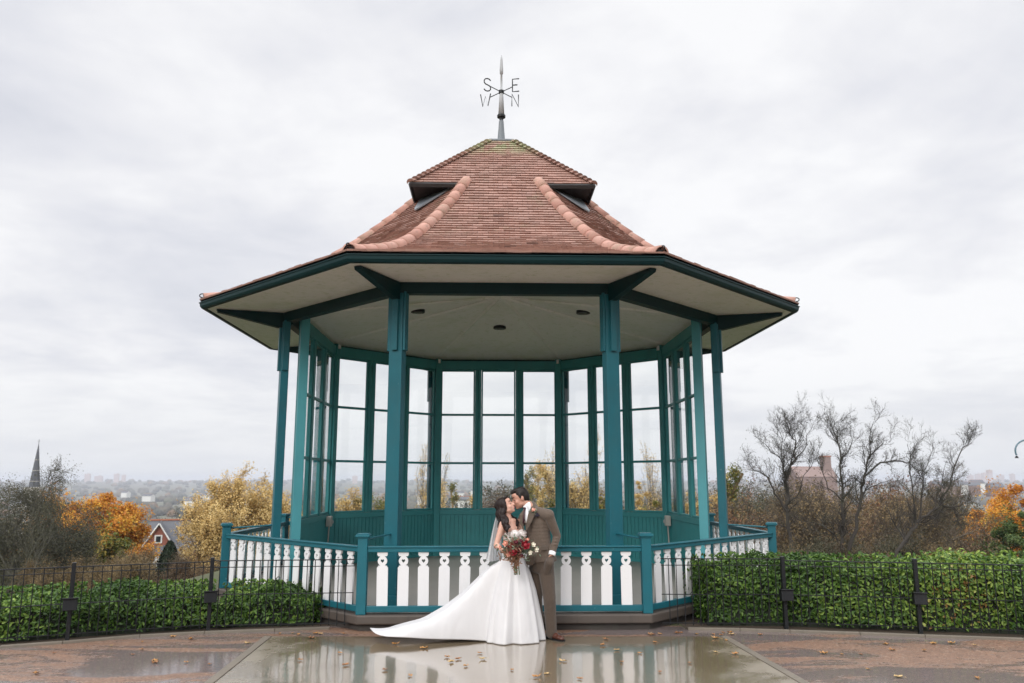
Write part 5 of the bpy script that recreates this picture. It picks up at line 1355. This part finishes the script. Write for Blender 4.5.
limb(m, [B(510, 568, -.04), B(508, 604, -.05), B(507, 634, -.03)], [.085, .052, .034]); limb(m, [B(516, 568, .05), B(517, 604, .04), B(518, 634, .05)], [.085, .052, .034])
for fx, dy in ((507, -.03), (518, .05)): p = B(fx, 636, dy); limb(m, [p, Vector((p.x+.07, p.y-.09, .03))], [.032, .024])
hand(m, wrr, (B(515.5, 553, -.30)-wrr), (.2, .9, -.1), 1, .75, .9); hand(m, wrl, (B(514, 550, -.30)-wrl), (0, .9, .3), -1, .75, .9)
body_b = fused(m, 'body', SKIN_F, bride, .0075, 3)
m = MB(); P = lambda x, y, z: hb + Rb @ Vector((x, y, z))
for q in (-1, 1): m.tube([P(q*.012, .088, .032), P(q*.032, .084, .039), P(q*.048, .069, .031)], [.0025, .0035, .002], 5); m.tube([P(q*.017, .0845, .004), P(q*.030, .082, .001), P(q*.044, .072, .004)], [.002, .003, .002], 5)
m.build('eyebrows', HAIR_F, body_b)
m = MB(); m.sphere(P(0, .094, -.057), (.017, .006, .008), 10, 6, Rb); m.build('lips', mat('rose lipstick', Base_Color=(.38, .06, .07), Roughness=.4), body_b)
# hair: gathered at the crown, long waves over both shoulders
m = MB()
for p, r in (((0, -.026, .040), (.080, .090, .082)), ((0, -.055, .0), (.078, .066, .085)), ((0, -.088, .045), (.055, .045, .05)), ((.068, .0, .015), (.016, .035, .06)), ((-.068, .0, .015), (.016, .035, .06)), ((0, .040, .094), (.055, .042, .016))): m.sphere(P(*p), r, 16, 12, Rb)
def lock(pts, rs_, wav=.012, ph=0):
    pts = [Vector(p) for p in pts]; out_ = []
    for i in range(len(pts)-1):
        for j in range(5): t = j/5; q = pts[i].lerp(pts[i+1], t); k = i*5+j; out_.append(q + Vector((wav*math.sin(k*.9+ph), wav*math.cos(k*.9+ph), 0)))
    out_.append(pts[-1]); nr_ = np.interp(np.linspace(0, 1, len(out_)), np.linspace(0, 1, len(rs_)), rs_); m.tube(out_, list(nr_), 8)
lock([B(500.5, 506, -.02), B(500.8, 514, -.06), B(503.5, 521, -.15), B(506.5, 527.5, -.20), B(507, 532, -.20)], [.045, .042, .034, .024, .008])
lock([B(502.5, 508, -.05), B(504, 516, -.10), B(507.5, 523, -.17), B(510, 528, -.19)], [.040, .034, .024, .006], ph=1)
lock([B(499.5, 509, .02), B(499.5, 518, .0), B(500.5, 527, -.05), B(502, 533, -.10)], [.045, .040, .028, .008], ph=2)
lock([B(503, 509, .07), B(508, 516, .09), B(515, 519, .05), B(517.5, 525, -.02), B(517, 529, -.05)], [.045, .036, .028, .02, .006], ph=3)
lock([B(501.5, 513, -.05), B(505, 522, -.14), B(505.5, 530, -.19), B(508, 535, -.20)], [.03, .026, .018, .004], ph=4)
fused(m, 'hair', HAIR_F, bride, .0065, 2)
# gown: bodice and one sweeping skirt
def _satin(n, b):
    co = n.coord(); w = n.noise(3.2, 3, .5, n.coord('Object', (1, 1, .35)), .4)
    b.inputs['Base Color'].default_value = (.60, .597, .61, 1); b.inputs['Roughness'].default_value = .46; b.inputs['Sheen Weight'].default_value = .15
    n.link(n.bump(w, .5, .06), b.inputs['Normal'])
SATIN = mat('white satin', _satin)
def _lace(n, b):
    co = n.coord(); vo = n.new('ShaderNodeTexVoronoi'); vo.inputs['Scale'].default_value = 55; n.link(co, vo.inputs['Vector'])
    n.link(n.mix(n.ramp(vo.outputs['Distance'], [(.2, 0.), (.5, 1.)]), (.85, .84, .84), (.62, .56, .53)), b.inputs['Base Color']); b.inputs['Roughness'].default_value = .6
    n.link(n.bump(vo.outputs['Distance'], .8, .006), b.inputs['Normal'])
LACE = mat('white lace', _lace)
m = MB()
chain(m, [B(513.5, 560), B(513.5, 552), B(513, 540), B(512.6, 532.5)], [(.135, .108, .04), (.124, .100, .05), (.138, .112, .05), (.150, .104, .03)], MBr, 6)
for q in (-1, 1): m.sphere(B(514, 534, -.02) + MBr @ Vector((q*.065, .070, 0)), (.062, .055, .058), 14, 10)
fused(m, 'bodice', LACE, bride, .007, 3)
V, Fc_ = [], []; NP, NT = 144, 34
wc = B(514, 556, 0)
base = [(.125, 0), (.150, .07), (.200, .20), (.262, .40), (.308, .62), (.348, .83), (.372, 1.0)]
train = [(.125, 0), (.19, .05), (.30, .13), (.44, .29), (.61, .46), (.80, .625), (1.04, .765), (1.34, .865), (1.60, .93)]
def ev(P_, t):
    x = t*(len(P_)-1); i = min(int(x), len(P_)-2); f = x-i; return tuple(P_[i][c_]*(1-f)+P_[i+1][c_]*f for c_ in (0, 1))
H0 = wc.z - .004; rsd = random.Random(8)
for it in range(NT+1):
    t = it/NT; rb_, zb_ = ev(base, t); rt_, zt_ = ev(train, t)
    for ip in range(NP):
        ph = 2*math.pi*ip/NP; dd = (ph - math.pi*1.0 + math.pi) % (2*math.pi) - math.pi
        w_ = 1/(1+(abs(dd)/(.30+.10*(1-t)))**6) if abs(dd) < 1.6 else 0; w_ = w_*min(1, max(0, (t-.03)/.25))**1.0
        r = rb_*(1-w_) + rt_*w_; z = zb_*(1-w_) + zt_*w_
        f1 = math.sin(6*ph+.9); f2 = math.sin(11*ph+2.1+.8*t); f3 = math.sin(17*ph+.4-1.1*t)
        fold = (math.copysign(abs(f1)**.7, f1)*.62 + f2*.5 + f3*.22)*(t*1.05)**1.15
        r *= 1 + .125*fold*(1-.75*w_)
        if w_ > .02: r *= 1 + .05*w_*t*math.sin(dd*9+1.)
        y_s = .86 if math.sin(ph) < 0 else .80
        x = r*math.cos(ph); y = r*math.sin(ph)*y_s
        if w_ > .02: y += w_*.06*math.sin(r*4)*t; x += w_*t*.05*math.sin(dd*14)
        zz = H0*(1-z) + .004
        if t > .5: zz += w_*(t-.5)*(.085*abs(math.sin(dd*7.5 + r*2.6)) + .03*math.sin(r*11+dd*3)) + w_*max(0, t-.86)*.20*(.6+.4*math.sin(dd*17)) + (1-w_)*max(0, t-.9)*.25*(.03+.03*math.sin(9*ph))
        lean_ = -.02*t
        V.append((wc.x + x + lean_, wc.y + y, zz))
for it in range(NT):
    for ip in range(NP):
        i2 = (ip+1) % NP; Fc_.append((it*NP+ip, (it+1)*NP+ip, (it+1)*NP+i2, it*NP+i2))
sk = np_mesh('skirt', V, Fc_, SATIN, bride, sm=True)
q = sk.modifiers.new('s', 'SUBSURF'); q.levels = 1; q.render_levels = 1; q = sk.modifiers.new('t', 'SOLIDIFY'); q.thickness = .006
# lace waist band
m = MB(); wb = []
m.tube([wc + Vector((0, 0, -.012)), wc + Vector((0, 0, .018))], [.136, .132], 28, flat=(1, .84), up=(0, 1, 0)); smooth(m.build('waistband', SATIN, bride))
# veil
def _veil(n, b):
    out = n.t.nodes['Material Output']; tr = n.new('ShaderNodeBsdfTransparent'); df = n.new('ShaderNodeBsdfDiffuse'); df.inputs[0].default_value = (.85, .86, .88, 1)
    tl_ = n.new('ShaderNodeBsdfTranslucent'); tl_.inputs[0].default_value = (.85, .86, .88, 1); m1 = n.new('ShaderNodeMixShader'); m1.inputs[0].default_value = .5
    n.link(df.outputs[0], m1.inputs[1]); n.link(tl_.outputs[0], m1.inputs[2])
    m2 = n.new('ShaderNodeMixShader'); m2.inputs[0].default_value = .88; n.link(tr.outputs[0], m2.inputs[1]); n.link(m1.outputs[0], m2.inputs[2]); n.link(m2.outputs[0], out.inputs[0])
V = []; Fc_ = []; NU, NV = 30, 22
for v in range(NV+1):
    t = v/NV
    cx_ = B(500.3 - 6.2*t**.7, 511 + 50*t, .06+.05*t); hw_ = .045 + .11*t**.8
    for u in range(NU+1):
        s_ = u/NU*2-1
        V.append((cx_.x + s_*hw_*.62 + .012*math.sin(s_*11+t*2)*t, cx_.y + s_*hw_*.75 + .03*math.cos(s_*14)*(.25+t), cx_.z))
for v in range(NV):
    for u in range(NU): a = v*(NU+1)+u; Fc_.append((a, a+1, a+NU+2, a+NU+1))
np_mesh('veil', V, Fc_, mat('veil tulle', _veil), bride, sm=True)

# ---- bouquet
bq = B(516, 548, -.40) + bo_
bouquet = empty('bouquet', bq, 0, 'bouquet of dark red and ivory roses held in front of the bride', 'bouquet')
def rel(px, py, dy=0.): return at(px, py, YB-.40+dy) - bq
Rf = lambda a, b_: frame((a, b_, .6), (0, -1, 0))
# frame() columns are right, forward, up; petals open along local z, so aim z at the viewer side
def zfr(v): z = Vector(v).normalized(); x = z.orthogonal().normalized(); y = z.cross(x); return Matrix((x, y, z)).transposed()
for i, (px, py, r, mt, v) in enumerate([(513.5, 551.5, .056, RED, (-.2, -1, .3)), (525.3, 545.2, .060, RED, (.3, -1, .4)), (519.5, 549, .036, BUR, (.1, -1, .1)), (505.5, 543.5, .038, PNK, (-.5, -1, .4)), (510.5, 545.5, .036, RED, (-.3, -1, .6)),
      (533.2, 544.6, .032, WHT, (.6, -1, .4)), (536.2, 549.6, .034, WHT, (.8, -1, 0)), (530, 552.5, .030, WHT, (.5, -1, -.1)), (516, 542.5, .034, BUR, (0, -1, .8)), (508.5, 554.3, .030, PNK, (-.4, -1, -.2)), (500.5, 547.5, .026, PNK, (-.8, -1, .2)), (521, 541, .026, BUR, (.1, -1, .8)), (527.5, 539.5, .022, PNK, (.3, -1, .8)), (521.5, 555.5, .028, BUR, (.1, -1, -.3))]):
    m = MB(); petal_flower(m, rel(px, py, -.04), r, zfr(v), 4, i); smooth(m.build('rose', mt, bouquet))
nr = np.random.RandomState(6); k = 300; C = nr.normal(0, 1, (k, 3))*[.100, .045, .052] + [.012, .03, .0]
leaf_mesh('foliage', C + [0, .03, 0], np.stack([C[:, 0]*3, np.full(k, -1.), C[:, 2]*3], 1), .055, .022, G_EU, bouquet, rs=nr)
k = 200; C = nr.normal(0, 1, (k, 3))*[.055, .03, .065] + [-.055, .0, -.035]; C2 = nr.normal(0, 1, (90, 3))*[.028, .025, .075] + [.0, .0, -.13]; C = np.vstack([C, C2])
leaf_mesh('dried_foliage', C, np.stack([C[:, 0]*3, np.full(len(C), -1.), C[:, 2]*3], 1), .060, .018, G_RU, bouquet, rs=nr, droop=.8)
m = MB()
for i in range(9): a = rg.uniform(-.02, .02); m.tube([(a, .04, -.04), (a*1.2+.005, .02, -.16), (a*1.9+.008, .01, -.30)], .004, 5)
m.build('stems', mat('green stems', Base_Color=(.10, .13, .06), Roughness=.6), bouquet)
